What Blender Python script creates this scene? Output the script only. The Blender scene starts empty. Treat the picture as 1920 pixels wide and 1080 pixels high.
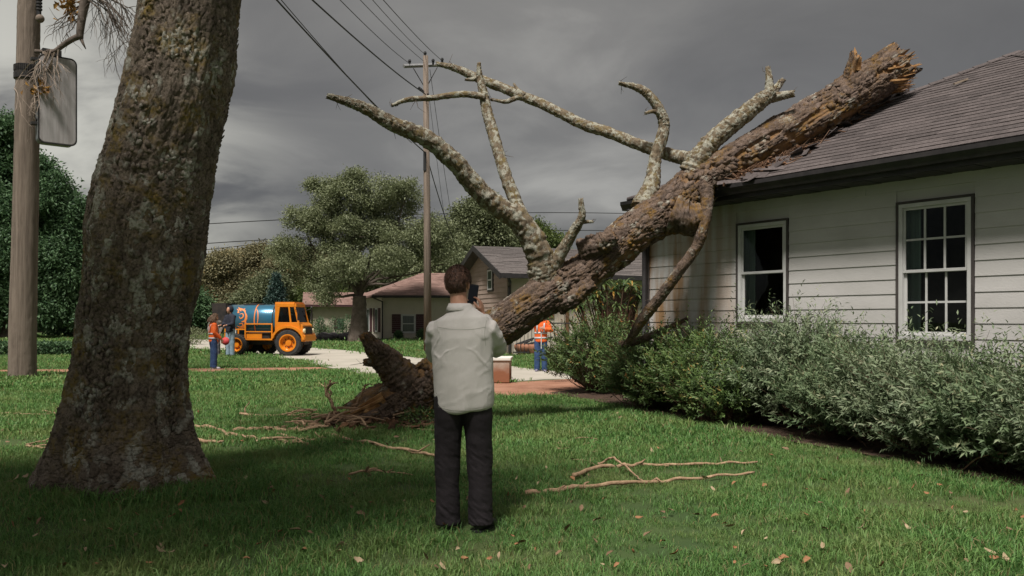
import bpy, math, random
import numpy as np
from mathutils import Vector, Matrix
random.seed(7)
RS = np.random.RandomState(11)
R = math.radians
scene = bpy.context.scene
COL = scene.collection

# ---------------------------------------------------------------- camera
F, HX, HY, CH = 1600.0, 960.0, 598.0, 1.45
cd = bpy.data.cameras.new('camera'); cam = bpy.data.objects.new('camera', cd); COL.objects.link(cam)
cd.sensor_width = 36; cd.lens = F/1920*36; cd.shift_y = 58/1920; cd.clip_end = 3000; cd.clip_start = .1
cam.location = (0, 0, CH); cam.rotation_euler = (R(90), 0, 0)
scene.camera = cam
# ---------------------------------------------------------------- exposure, sun, sky
scene.view_settings.view_transform = 'Standard'; scene.view_settings.look = 'None'
scene.view_settings.gamma = 1; scene.view_settings.exposure = 1.85
SUN_EL, SUN_AZ = R(60), R(200)      # azimuth clockwise from +Y: behind the camera, a little to the left
sun_vec = Vector((math.sin(SUN_AZ)*math.cos(SUN_EL), math.cos(SUN_AZ)*math.cos(SUN_EL), math.sin(SUN_EL)))
sd = bpy.data.lights.new('sun', 'SUN'); sd.energy = 1.5; sd.angle = R(11); sd.color = (1, .955, .895)
sun = bpy.data.objects.new('sun', sd); COL.objects.link(sun); sun.rotation_euler = sun_vec.to_track_quat('Z', 'Y').to_euler()
sun.location = (0, 0, 30)
world = bpy.data.worlds.new('World'); scene.world = world; world.use_nodes = True
def build_sky():
    nt = world.node_tree; nt.nodes.clear(); N = nt.nodes.new; L = nt.links.new
    out = N('ShaderNodeOutputWorld'); bg = N('ShaderNodeBackground'); L(bg.outputs[0], out.inputs[0])
    sky = N('ShaderNodeTexSky'); sky.sky_type = 'NISHITA'; sky.sun_disc = False
    sky.sun_elevation = SUN_EL; sky.sun_rotation = SUN_AZ
    sm = N('ShaderNodeVectorMath'); sm.operation = 'SCALE'; sm.inputs['Scale'].default_value = .022; L(sky.outputs[0], sm.inputs[0])
    tc = N('ShaderNodeTexCoord'); sep = N('ShaderNodeSeparateXYZ'); L(tc.outputs['Generated'], sep.inputs[0])
    # project the view direction on a flat cloud deck so clouds crowd towards the horizon
    ad = N('ShaderNodeMath'); ad.operation = 'ADD'; ad.inputs[1].default_value = .34; L(sep.outputs[2], ad.inputs[0])
    mx = N('ShaderNodeMath'); mx.operation = 'MAXIMUM'; mx.inputs[1].default_value = .06; L(ad.outputs[0], mx.inputs[0])
    dx = N('ShaderNodeMath'); dx.operation = 'DIVIDE'; L(sep.outputs[0], dx.inputs[0]); L(mx.outputs[0], dx.inputs[1])
    dy = N('ShaderNodeMath'); dy.operation = 'DIVIDE'; L(sep.outputs[1], dy.inputs[0]); L(mx.outputs[0], dy.inputs[1])
    cb = N('ShaderNodeCombineXYZ'); L(dx.outputs[0], cb.inputs[0]); L(dy.outputs[0], cb.inputs[1])
    mp = N('ShaderNodeMapping'); mp.inputs['Location'].default_value = (3.4, 1.2, 0); mp.inputs['Scale'].default_value = (.8, 1, 1); L(cb.outputs[0], mp.inputs[0])
    n1 = N('ShaderNodeTexNoise'); n1.inputs['Scale'].default_value = 1.0; n1.inputs['Detail'].default_value = 3; n1.inputs['Roughness'].default_value = .5; L(mp.outputs[0], n1.inputs['Vector'])
    n2 = N('ShaderNodeTexNoise'); n2.inputs['Scale'].default_value = 2.7; n2.inputs['Detail'].default_value = 7; n2.inputs['Roughness'].default_value = .52; n2.inputs['Distortion'].default_value = .5; L(mp.outputs[0], n2.inputs['Vector'])
    add = N('ShaderNodeMath'); add.operation = 'MULTIPLY_ADD'; add.inputs[1].default_value = .55; L(n2.outputs[0], add.inputs[0]); L(n1.outputs[0], add.inputs[2])
    cr = N('ShaderNodeValToRGB'); L(add.outputs[0], cr.inputs[0]); e = cr.color_ramp.elements
    e[0].position = .55; e[0].color = (.0185, .018, .019, 1)
    e[1].position = .99; e[1].color = (.098, .0955, .09, 1)
    k = cr.color_ramp.elements.new(.68); k.color = (.0285, .0278, .0285, 1)
    k = cr.color_ramp.elements.new(.82); k.color = (.046, .0447, .0435, 1)
    # the deck thins out a little towards the zenith
    up = N('ShaderNodeMapRange'); up.inputs[1].default_value = .10; up.inputs[2].default_value = .5; up.inputs[3].default_value = 0; up.inputs[4].default_value = 1; L(sep.outputs[2], up.inputs[0])
    um = N('ShaderNodeMix'); um.data_type = 'RGBA'; um.blend_type = 'ADD'; L(up.outputs[0], um.inputs[0]); L(cr.outputs[0], um.inputs[6]); um.inputs[7].default_value = (.038, .0362, .031, 1)
    # break in the cloud low to the far left
    dv = N('ShaderNodeVectorMath'); dv.operation = 'DOT_PRODUCT'; dv.inputs[1].default_value = Vector((-.56, .82, .13)).normalized(); L(tc.outputs['Generated'], dv.inputs[0])
    gm = N('ShaderNodeMapRange'); gm.interpolation_type = 'SMOOTHSTEP'; gm.inputs[1].default_value = .93; gm.inputs[2].default_value = 1.0; L(dv.outputs['Value'], gm.inputs[0])
    gn = N('ShaderNodeMapRange'); gn.interpolation_type = 'SMOOTHSTEP'; gn.inputs[1].default_value = .38; gn.inputs[2].default_value = .6; L(n2.outputs[0], gn.inputs[0])
    gg = N('ShaderNodeMath'); gg.operation = 'MULTIPLY'; L(gm.outputs[0], gg.inputs[0]); L(gn.outputs[0], gg.inputs[1])
    g2 = N('ShaderNodeMix'); g2.data_type = 'RGBA'; L(gg.outputs[0], g2.inputs[0]); L(um.outputs[2], g2.inputs[6]); g2.inputs[7].default_value = (.165, .162, .145, 1)
    fm = N('ShaderNodeMix'); fm.data_type = 'RGBA'; fm.inputs[0].default_value = .93; L(sm.outputs[0], fm.inputs[6]); L(g2.outputs[2], fm.inputs[7])
    L(fm.outputs[2], bg.inputs[0]); bg.inputs[1].default_value = 1.0
build_sky()
scene.cycles.max_bounces = 6; scene.cycles.transparent_max_bounces = 12; scene.cycles.use_denoising = True
scene.cycles.sample_clamp_indirect = 4

# ---------------------------------------------------------------- geometry helpers
def at(px, py, Y):            # a point seen in that direction, Y metres away
    return np.array([(px-HX)/F*Y, Y, CH-(py-HY)/F*Y])
def gr(px, py):               # the ground point seen there
    Y = F*CH/(py-HY); return np.array([(px-HX)/F*Y, Y, 0.])
def _h(i, j, k, s):
    n = (i.astype(np.int64)*73856093) ^ (j.astype(np.int64)*19349663) ^ (k.astype(np.int64)*83492791) ^ (s*2654435761)
    n &= 0xffffffff; n = (n ^ (n >> 13))*1274126177 & 0xffffffff; n = (n ^ (n >> 16))*2246822519 & 0xffffffff
    return ((n ^ (n >> 15)) & 0xffffff)/float(0xffffff)
def vn(p, s=0):
    f = np.floor(p); t = p-f; t = t*t*(3-2*t); i, j, k = f[:, 0], f[:, 1], f[:, 2]; r = 0
    for a in (0, 1):
        for b in (0, 1):
            for c in (0, 1):
                w = (t[:, 0] if a else 1-t[:, 0])*(t[:, 1] if b else 1-t[:, 1])*(t[:, 2] if c else 1-t[:, 2])
                r = r+w*_h(i+a, j+b, k+c, s)
    return r
def fbm(p, o=4, s=0):
    r, a, tot = 0, 1., 0
    for q in range(o):
        r = r+a*vn(p*2**q, s+q); tot += a; a *= .5
    return r/tot
def worley(u, v, per, s=0):   # u wraps with period per; returns F1, F2, id of the nearest cell
    iu, iv = np.floor(u), np.floor(v); f1 = np.full(u.shape, 9.); f2 = f1.copy(); cid = np.zeros(u.shape)
    for a in (-1, 0, 1):
        for b in (-1, 0, 1):
            cu, cv = iu+a, iv+b; wu = np.mod(cu, per); z = np.zeros_like(u)
            d = np.hypot(cu+_h(wu, cv, z, s)-u, cv+_h(wu, cv, z, s+1)-v); m = d < f1
            f2 = np.where(m, f1, np.minimum(f2, d)); cid = np.where(m, _h(wu, cv, z, s+2), cid); f1 = np.where(m, d, f1)
    return f1, f2, cid
def sstep(a, b, x):
    t = np.clip((x-a)/(b-a), 0, 1); return t*t*(3-2*t)
def mesh_np(name, v, f, mats, smooth=False, attrs=None, midx=None):
    v = np.asarray(v, dtype=np.float32); f = np.asarray(f, dtype=np.int32); me = bpy.data.meshes.new(name)
    n = f.shape[1]; me.vertices.add(len(v)); me.vertices.foreach_set('co', v.ravel())
    me.loops.add(f.size); me.loops.foreach_set('vertex_index', f.ravel())
    me.polygons.add(len(f)); me.polygons.foreach_set('loop_start', np.arange(0, f.size, n, dtype=np.int32))
    me.polygons.foreach_set('loop_total', np.full(len(f), n, dtype=np.int32))
    for m in (mats if isinstance(mats, (list, tuple)) else [mats]): me.materials.append(m)
    if midx is not None: me.polygons.foreach_set('material_index', np.asarray(midx, dtype=np.int32))
    me.update(calc_edges=True)
    if smooth: me.polygons.foreach_set('use_smooth', np.ones(len(f), dtype=bool))
    for k, a in (attrs or {}).items():
        at_ = me.attributes.new(k, 'FLOAT', 'POINT'); at_.data.foreach_set('value', np.asarray(a, dtype=np.float32))
    me.validate(); return me
def root_loc(o):
    while o.parent: o = o.parent
    return Vector(o.location)
def put(name, me, parent=None, loc=(0, 0, 0), rot=(0, 0, 0)):
    o = bpy.data.objects.new(name, me); COL.objects.link(o); o.parent = parent; o.location = loc; o.rotation_euler = rot; return o
def tag(o, label, cat, group=None, kind=None):
    if label: o['label'] = label
    if cat: o['category'] = cat
    if group: o['group'] = group
    if kind: o['kind'] = kind
    return o
def thing(name, label, cat, loc=(0, 0, 0), rz=0, group=None, kind=None):
    return tag(put(name, None, None, tuple(loc), (0, 0, rz)), label, cat, group, kind)
def bake(o):                  # apply an object's modifiers
    dg = bpy.context.evaluated_depsgraph_get(); me = bpy.data.meshes.new_from_object(o.evaluated_get(dg)); o.modifiers.clear(); o.data = me; return o
BOXF = [(0, 3, 2, 1), (4, 5, 6, 7), (0, 1, 5, 4), (1, 2, 6, 5), (2, 3, 7, 6), (3, 0, 4, 7)]
class MB:
    def __init__(s): s.v = []; s.f = []; s.m = []; s.cm = 0
    def add(s, v, f):
        n = len(s.v); s.v += [tuple(map(float, p)) for p in v]; s.f += [tuple(n+i for i in q) for q in f]; s.m += [s.cm]*len(f); return s
    def box(s, x0, x1, y0, y1, z0, z1, M=None):
        v = [(x0, y0, z0), (x1, y0, z0), (x1, y1, z0), (x0, y1, z0), (x0, y0, z1), (x1, y0, z1), (x1, y1, z1), (x0, y1, z1)]
        if M is not None: v = [tuple(M @ Vector(p)) for p in v]
        return s.add(v, BOXF)
    def prism(s, poly, d):    # planar polygon (3-D points) extruded along d
        n = len(poly); v = [tuple(p) for p in poly]+[tuple(np.add(p, d)) for p in poly]
        return s.add(v, [tuple(range(n))[::-1], tuple(range(n, 2*n))]+[(i, (i+1) % n, n+(i+1) % n, n+i) for i in range(n)])
    def tube(s, pts, r, n=8, ry=None, hint=None, cap=True):
        pts = [np.array(p, float) for p in pts]; m = len(pts); r = [r]*m if np.isscalar(r) else r; ry = r if ry is None else ([ry]*m if np.isscalar(ry) else ry)
        V = []; U = None
        for i in range(m):
            t = pts[min(i+1, m-1)]-pts[max(i-1, 0)]; t = t/(np.linalg.norm(t)+1e-9)
            h = np.array(hint, float) if hint is not None else (U if U is not None else (np.array([1., 0, 0]) if abs(t[0]) < .8 else np.array([0, 1., 0])))
            u = h-t*np.dot(h, t); u /= np.linalg.norm(u)+1e-9; U = u; w = np.cross(t, u)
            for k in range(n):
                a = 2*math.pi*k/n; V.append(pts[i]+u*r[i]*math.cos(a)+w*ry[i]*math.sin(a))
        Fc = [(i*n+k, i*n+(k+1) % n, (i+1)*n+(k+1) % n, (i+1)*n+k) for i in range(m-1) for k in range(n)]
        if cap: Fc += [tuple(range(n))[::-1], tuple((m-1)*n+k for k in range(n))]
        return s.add(V, Fc)
    def lathe_y(s, c, prof, n=32):   # prof: (offset along y, radius)
        V = [(c[0]+b*math.cos(2*math.pi*k/n), c[1]+a, c[2]+b*math.sin(2*math.pi*k/n)) for a, b in prof for k in range(n)]
        return s.add(V, [(i*n+k, i*n+(k+1) % n, (i+1)*n+(k+1) % n, (i+1)*n+k) for i in range(len(prof)-1) for k in range(n)])
    def ball(s, c, rx, ry, rz, n=14, m=8, M=None):
        V = []; 
        for i in range(m+1):
            th = math.pi*i/m
            for k in range(n):
                a = 2*math.pi*k/n; p = Vector((rx*math.sin(th)*math.cos(a), ry*math.sin(th)*math.sin(a), -rz*math.cos(th)))
                if M is not None: p = M @ p
                V.append((p.x+c[0], p.y+c[1], p.z+c[2]))
        return s.add(V, [(i*n+k, i*n+(k+1) % n, (i+1)*n+(k+1) % n, (i+1)*n+k) for i in range(m) for k in range(n)])
    def mesh(s, name, mats, smooth=False):
        me = bpy.data.meshes.new(name); me.from_pydata(s.v, [], s.f)
        for m in (mats if isinstance(mats, (list, tuple)) else [mats]): me.materials.append(m)
        me.polygons.foreach_set('material_index', s.m)
        if smooth: me.polygons.foreach_set('use_smooth', [True]*len(me.polygons))
        me.update(); return me
    def build(s, name, mats, parent=None, smooth=False, bevel=0, world=False, loc=None):
        if world:             # coordinates given in the world: make them local to the thing's base
            o0 = root_loc(parent) if parent else Vector(loc if loc is not None else (0, 0, 0)); s.v = [(p[0]-o0.x, p[1]-o0.y, p[2]-o0.z) for p in s.v]
        o = put(name, s.mesh(name, mats, smooth), parent, (loc if (loc is not None and not parent) else (0, 0, 0)))
        if bevel:
            b = o.modifiers.new('b', 'BEVEL'); b.width = bevel; b.segments = 2; b.limit_method = 'ANGLE'; b.angle_limit = R(40)
        return o

# ---------------------------------------------------------------- materials
def lin(h):
    h = h.lstrip('#'); c = [int(h[i:i+2], 16)/255 for i in (0, 2, 4)]; return tuple(x/12.92 if x <= .04045 else ((x+.055)/1.055)**2.4 for x in c)+(1,)
def rgb(*a): return tuple(a)+(1,)
MATS = {}
def pm(name, c1, c2=None, scale=5, rough=.8, bump=0, bscale=None, metal=0, detail=5, stretch=(1, 1, 1), lo=.35, hi=.65, rnd=0, spec=.4, extra=None, coat=0):
    if name in MATS: return MATS[name]
    m = bpy.data.materials.new(name); m.use_nodes = True; nt = m.node_tree; N = nt.nodes.new; L = nt.links.new; b = nt.nodes['Principled BSDF']
    b.inputs['Roughness'].default_value = rough; b.inputs['Metallic'].default_value = metal; b.inputs['Specular IOR Level'].default_value = spec; b.inputs['Coat Weight'].default_value = coat
    tc = N('ShaderNodeTexCoord'); mp = N('ShaderNodeMapping'); mp.inputs['Scale'].default_value = stretch; L(tc.outputs['Object'], mp.inputs[0])
    col = None
    if c2 is not None:
        n = N('ShaderNodeTexNoise'); n.inputs['Scale'].default_value = scale; n.inputs['Detail'].default_value = detail; n.inputs['Roughness'].default_value = .6; L(mp.outputs[0], n.inputs['Vector'])
        r = N('ShaderNodeMapRange'); r.inputs[1].default_value = lo; r.inputs[2].default_value = hi; L(n.outputs[0], r.inputs[0])
        mx = N('ShaderNodeMix'); mx.data_type = 'RGBA'; mx.inputs[6].default_value = c1; mx.inputs[7].default_value = c2; L(r.outputs[0], mx.inputs[0]); col = mx.outputs[2]
    else:
        c = N('ShaderNodeRGB'); c.outputs[0].default_value = c1; col = c.outputs[0]
    if extra: col = extra(nt, N, L, col, mp)
    if rnd:
        oi = N('ShaderNodeObjectInfo'); rr = N('ShaderNodeMapRange'); rr.inputs[3].default_value = 1-rnd; rr.inputs[4].default_value = 1+rnd; L(oi.outputs['Random'], rr.inputs[0])
        hs = N('ShaderNodeHueSaturation'); L(rr.outputs[0], hs.inputs['Value']); L(col, hs.inputs['Color']); col = hs.outputs[0]
    L(col, b.inputs['Base Color'])
    if bump:
        n = N('ShaderNodeTexNoise'); n.inputs['Scale'].default_value = bscale or scale*4; n.inputs['Detail'].default_value = 6; n.inputs['Roughness'].default_value = .65; L(mp.outputs[0], n.inputs['Vector'])
        bp = N('ShaderNodeBump'); bp.inputs['Strength'].default_value = bump; bp.inputs['Distance'].default_value = .02; L(n.outputs[0], bp.inputs['Height']); L(bp.outputs[0], b.inputs['Normal'])
    MATS[name] = m; return m
def leafmat(name, c1, c2, trans=.3, rough=.55, c3=None):   # per-leaf 'tint' attribute mixes the two leaf colours
    m = bpy.data.materials.new(name); m.use_nodes = True; nt = m.node_tree; N = nt.nodes.new; L = nt.links.new; b = nt.nodes['Principled BSDF']; out = nt.nodes['Material Output']
    a = N('ShaderNodeAttribute'); a.attribute_name = 'tint'
    cr = N('ShaderNodeValToRGB'); L(a.outputs['Fac'], cr.inputs[0]); e = cr.color_ramp.elements; e[0].color = c1; e[1].color = c2; e[0].position = .1; e[1].position = .85
    if c3: k = e.new(.97); k.color = c3
    L(cr.outputs[0], b.inputs['Base Color']); b.inputs['Roughness'].default_value = rough; b.inputs['Specular IOR Level'].default_value = .35
    t = N('ShaderNodeBsdfTranslucent'); L(cr.outputs[0], t.inputs[0]); mx = N('ShaderNodeMixShader'); mx.inputs[0].default_value = trans
    L(b.outputs[0], mx.inputs[1]); L(t.outputs[0], mx.inputs[2]); L(mx.outputs[0], out.inputs[0]); MATS[name] = m; return m
def barkmat(name, base, dark, plate, lichen, moss, wood, lich_amt=.5, moss_amt=.35, wood_amt=.0, scale=1.):
    """bark: per-plate colour, grey lichen and yellow moss in patches, bare wood where the bark has gone"""
    m = bpy.data.materials.new(name); m.use_nodes = True; nt = m.node_tree; N = nt.nodes.new; L = nt.links.new; b = nt.nodes['Principled BSDF']
    tc = N('ShaderNodeTexCoord'); o = tc.outputs['Object']
    def noise(s, d=5, rough=.6, dist=0):
        n = N('ShaderNodeTexNoise'); n.inputs['Scale'].default_value = s*scale; n.inputs['Detail'].default_value = d; n.inputs['Roughness'].default_value = rough; n.inputs['Distortion'].default_value = dist; L(o, n.inputs['Vector']); return n.outputs[0]
    def ramp(x, a, c):
        r = N('ShaderNodeMapRange'); r.inputs[1].default_value = a; r.inputs[2].default_value = c; L(x, r.inputs[0]); return r.outputs[0]
    def mul(x, y):
        q = N('ShaderNodeMath'); q.operation = 'MULTIPLY'; L(x, q.inputs[0])
        if isinstance(y, (int, float)): q.inputs[1].default_value = y
        else: L(y, q.inputs[1])
        return q.outputs[0]
    def mix(f, x, y):
        q = N('ShaderNodeMix'); q.data_type = 'RGBA'; L(f, q.inputs[0])
        for i, c in ((6, x), (7, y)):
            if isinstance(c, tuple): q.inputs[i].default_value = c
            else: L(c, q.inputs[i])
        return q.outputs[2]
    def attr(n):
        a = N('ShaderNodeAttribute'); a.attribute_name = n; return a.outputs['Fac']
    pl = attr('plate'); cav = attr('crack')
    c = mix(ramp(noise(9), .3, .7), base, plate); c = mix(mul(ramp(pl, .3, 1), .6), c, dark); c = mix(ramp(noise(60, 3), .45, .75), c, dark)
    c = mix(mul(ramp(cav, .0, 1), .55), c, dark)
    wmask = attr('wood'); c = mix(wmask, c, mix(ramp(noise(30, 4), .35, .7), wood, base))
    c = mix(mul(ramp(noise(3.1, 4, .65), .62-moss_amt*.3, .72-moss_amt*.2), ramp(noise(26, 3), .35, .6)), c, moss)
    lm = mul(mul(ramp(noise(4.3, 3, .6), .66-lich_amt*.3, .74-lich_amt*.25), ramp(pl, .55-.3*lich_amt, .6-.3*lich_amt)), ramp(noise(40, 3), .3, .55)); c = mix(lm, c, lichen)
    L(c, b.inputs['Base Color']); b.inputs['Roughness'].default_value = .9; b.inputs['Specular IOR Level'].default_value = .2
    bp = N('ShaderNodeBump'); bp.inputs['Strength'].default_value = .9; bp.inputs['Distance'].default_value = .012; L(noise(70, 6, .7), bp.inputs['Height']); L(bp.outputs[0], b.inputs['Normal'])
    MATS[name] = m; return m

# ---------------------------------------------------------------- limbs with bark relief
def smooth_path(pts, n):
    P = np.array(pts, float); 
    if len(P) < 3: 
        t = np.linspace(0, 1, n)[:, None]; return P[0]*(1-t)+P[-1]*t
    Q = np.vstack([2*P[0]-P[1], P, 2*P[-1]-P[-2]]); u = np.linspace(0, len(P)-1-1e-6, n); i = u.astype(int); t = (u-i)[:, None]
    a, b, c, d = Q[i], Q[i+1], Q[i+2], Q[i+3]
    return .5*((2*b)+(-a+c)*t+(2*a-5*b+4*c-d)*t*t+(-a+3*b-3*c+d)*t**3)
def limb(pts, rad, step=.02, nr=48, amp=.02, cell=.06, asp=1.6, seed=0, jag=0., jag0=0., flare=None, lump=.08, sink=0., woodf=None, wander=0., grain=0.):
    """pts: rows x,y,z; rad: radius at each. Returns verts, quads, attributes."""
    P4 = np.column_stack([np.array(pts, float), np.array(rad, float)])
    ln = np.linalg.norm(np.diff(P4[:, :3], axis=0), axis=1).sum(); n = max(6, int(ln/step)); S = smooth_path(P4, n); C = S[:, :3]; Rr = np.maximum(S[:, 3], .002)
    arc = np.concatenate([[0], np.cumsum(np.linalg.norm(np.diff(C, axis=0), axis=1))])
    if wander:
        q = np.column_stack([arc*2.2, np.full(n, seed*3.1), np.zeros(n)])
        C = C+np.column_stack([vn(q, seed)-.5, vn(q, seed+5)-.5, vn(q, seed+9)-.5])*wander*2
    T = np.gradient(C, axis=0); T /= np.linalg.norm(T, axis=1)[:, None]+1e-9
    U = np.zeros_like(C); h = np.array([1., 0, 0]) if abs(T[0][0]) < .7 else np.array([0, 0, 1.]); 
    for i in range(n):
        u = h-T[i]*np.dot(h, T[i]); u /= np.linalg.norm(u); U[i] = u; h = u
    W = np.cross(T, U); th = np.linspace(0, 2*math.pi, nr, endpoint=False)
    TH, A = np.meshgrid(th, arc); ct, st = np.cos(TH), np.sin(TH); rr = np.repeat(Rr[:, None], nr, 1)
    D = ct[..., None]*U[:, None, :]+st[..., None]*W[:, None, :]
    base = (C[:, None, :]+D*rr[..., None]).reshape(-1, 3)
    per = max(5, int(round(2*math.pi*Rr.mean()/cell))); q = base*(1/cell)
    wu = (TH/(2*math.pi)*per).ravel()+(vn(q*.5, seed+3)-.5)*.9; wv = (A/(cell*asp)).ravel()+(vn(q*.5, seed+4)-.5)*.9
    f1, f2, cid = worley(wu, wv, per, seed); edge = sstep(.0, .13, f2-f1)
    g1, g2, gid = worley(wu*2.3+.5, wv*2.3, per*2.3//1, seed+20); e2 = sstep(.0, .16, g2-g1)
    lo = fbm(base/np.maximum(rr.ravel(), .05)[:, None]*.8, 3, seed+30)-.5; fine = fbm(q*2.2, 3, seed+40)-.5
    dis = rr.ravel()*lump*2*lo+amp*(edge*(.45+.6*cid)-.5)+amp*.38*e2*(.3+gid)+amp*.9*fine
    if grain: dis = dis+grain*(fbm(np.column_stack([ct.ravel()*7, st.ravel()*7, A.ravel()*1.3])+seed, 4, seed+70)-.5)
    # sunken pockets and bare stripped stretches run along the grain
    strip = fbm(np.column_stack([ct.ravel()*1.6, st.ravel()*1.6, A.ravel()*.55/np.maximum(rr.ravel()*2, .2)])+seed*7, 4, seed+50)
    wood = np.zeros(len(dis))
    if woodf is not None:
        wood = sstep(woodf, woodf+.05, strip); dis = dis*(1-.75*wood)-amp*.9*wood
        dis += wood*amp*.5*(fbm(np.column_stack([TH.ravel()*12, A.ravel()*1.5, np.zeros(len(dis))]), 3, seed+6)-.5)
    if flare is not None: dis = dis+flare(TH.ravel(), A.ravel(), base)
    V = (base+D.reshape(-1, 3)*dis[:, None]).reshape(n, nr, 3)
    def jagf(s): 
        a = th*nr/ (2*math.pi); z = np.zeros(nr)
        return np.abs(fbm(np.column_stack([np.cos(th)*2.2, np.sin(th)*2.2, z+s]), 2, s)*1.6-.8)+.8*_h(a//max(1, nr//22), z, z, s)*_h(a, z, z, s+1)
    if jag: 
        J = jagf(seed+60); k = 5
        for q_ in range(k): V[n-1-q_] += T[-1]*(J*jag*(1-q_/k))[:, None]
    if jag0:
        J = jagf(seed+61); k = 5
        for q_ in range(k): V[q_] -= T[0]*(J*jag0*(1-q_/k))[:, None]
    V = V.reshape(-1, 3); idx = np.arange(n*nr).reshape(n, nr); r2 = np.roll(idx, -1, 1)
    Fq = np.stack([idx[:-1], r2[:-1], r2[1:], idx[1:]], -1).reshape(-1, 4)
    ex = []; exf = []; nv = len(V); wood2 = wood.copy()
    for end, sg in ((0, -1), (n-1, 1)):   # broken ends: a sunken splintered face
        ring = idx[end]; c = C[end]; rings = [ring]
        for q_, (fr, dp) in enumerate(((.72, .12), (.35, .5))):
            rr_ = c+D[end]*Rr[end]*fr; jn = vn(rr_*25, seed+q_)[:, None]
            jj = (jag if sg > 0 else jag0); rr_ = rr_-T[end]*sg*(Rr[end]*dp*.3)+T[end]*sg*jj*(jn*1.1-.2)
            ex.append(rr_); rings.append(np.arange(nv, nv+nr)); nv += nr
        ex.append(c[None]+T[end]*sg*.01); ci = nv; nv += 1
        for a_, b_ in zip(rings[:-1], rings[1:]):
            q4 = np.stack([a_, np.roll(a_, -1), np.roll(b_, -1), b_], -1); exf.append(q4 if sg > 0 else q4[:, ::-1])
        a_ = rings[-1]; q4 = np.stack([a_, np.roll(a_, -1), np.full(nr, ci), np.full(nr, ci)], -1)[:, :4]
        exf.append(q4)
    Vx = np.vstack([V]+ex); ne = len(Vx)-len(V)
    at_ = {'plate': np.concatenate([cid, np.full(ne, .4)]), 'crack': np.concatenate([1-edge, np.zeros(ne)]), 'wood': np.concatenate([wood, np.ones(ne)])}
    fq = np.vstack([Fq]+exf); return Vx, fq, at_
def limb_obj(name, mat, parent=None, loc=None, **kw):
    v, f, a = limb(**kw); o0 = root_loc(parent) if parent else Vector(loc if loc is not None else (0, 0, 0))
    f4 = f[f[:, 2] != f[:, 3]]; f3 = f[f[:, 2] == f[:, 3]]
    me = bpy.data.meshes.new(name); v = v-np.array(o0)
    me.vertices.add(len(v)); me.vertices.foreach_set('co', v.astype(np.float32).ravel())
    li = np.concatenate([f4.ravel(), f3[:, :3].ravel()]).astype(np.int32); me.loops.add(len(li)); me.loops.foreach_set('vertex_index', li)
    ls = np.concatenate([np.arange(len(f4))*4, len(f4)*4+np.arange(len(f3))*3]).astype(np.int32); lt = np.concatenate([np.full(len(f4), 4), np.full(len(f3), 3)]).astype(np.int32)
    me.polygons.add(len(ls)); me.polygons.foreach_set('loop_start', ls); me.polygons.foreach_set('loop_total', lt); me.update(calc_edges=True)
    me.polygons.foreach_set('use_smooth', np.ones(len(ls), dtype=bool)); me.materials.append(mat)
    for k, x in a.items(): me.attributes.new(k, 'FLOAT', 'POINT').data.foreach_set('value', x.astype(np.float32))
    return put(name, me, parent, loc if (loc is not None and not parent) else (0, 0, 0))
# leaves: kites folded along the midrib. C centres, D unit direction, Nn unit normal
def unit(a): return a/(np.linalg.norm(a, axis=1)[:, None]+1e-9)
def kites(C, D, Nn, Ln, Wd, fold=.25, tint=None, droop=0.):
    n = len(C); S = unit(np.cross(D, Nn)); Nn = np.cross(S, D); Ln = np.broadcast_to(Ln, n)[:, None]; Wd = np.broadcast_to(Wd, n)[:, None]
    b = C; m = C+D*Ln*.45; l = m+S*Wd*.5+Nn*Wd*fold; r = m-S*Wd*.5+Nn*Wd*fold; t = C+D*Ln-Nn*Ln*droop
    V = np.stack([b, l, t, r], 1).reshape(-1, 3); i = np.arange(n)[:, None]*4
    Fc = np.vstack([i+np.array([0, 2, 1]), i+np.array([0, 3, 2])]); return V, Fc, np.repeat(tint if tint is not None else RS.rand(n), 4)
def rdir(n): return unit(RS.randn(n, 3))
# ---------------------------------------------------------------- materials in use
M = {}
def rust_streak(nt, N, L, col, mp):   # rusty run-off stain near the left corner of the wall, faint vertical grime
    tc = N('ShaderNodeTexCoord'); geo = N('ShaderNodeNewGeometry')
    n = N('ShaderNodeTexNoise'); n.inputs['Scale'].default_value = 3; n.inputs['Detail'].default_value = 4; s = N('ShaderNodeMapping'); s.inputs['Scale'].default_value = (2.2, 2.2, .25); L(geo.outputs['Position'], s.inputs[0]); L(s.outputs[0], n.inputs['Vector'])
    sep = N('ShaderNodeSeparateXYZ'); L(geo.outputs['Position'], sep.inputs[0])
    a = N('ShaderNodeMapRange'); a.inputs[1].default_value = 3.8; a.inputs[2].default_value = 2.7; L(sep.outputs[0], a.inputs[0])
    b = N('ShaderNodeMapRange'); b.inputs[1].default_value = .36; b.inputs[2].default_value = .62; L(n.outputs[0], b.inputs[0])
    mm = N('ShaderNodeMath'); mm.operation = 'MULTIPLY'; L(a.outputs[0], mm.inputs[0]); L(b.outputs[0], mm.inputs[1])
    mx = N('ShaderNodeMix'); mx.data_type = 'RGBA'; L(mm.outputs[0], mx.inputs[0]); L(col, mx.inputs[6]); mx.inputs[7].default_value = rgb(.30, .18, .09)
    return mx.outputs[2]
M['siding'] = pm('white_siding_paint', rgb(.52, .50, .485), rgb(.445, .43, .41), 2.5, .55, .15, 60, rnd=.03, extra=rust_streak, stretch=(.5, 1, 1))
M['shingle'] = pm('asphalt_shingle', rgb(.072, .058, .056), rgb(.125, .104, .10), 30, .9, .8, 120, rnd=.24)
M['shingle2'] = pm('asphalt_shingle_far', rgb(.085, .072, .068), rgb(.14, .122, .115), 18, .9, .6, 60, rnd=.2)
M['red_shingle'] = pm('red_brown_shingle', rgb(.17, .10, .082), rgb(.235, .15, .125), 3, .9, .5, 40, rnd=.15)
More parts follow.
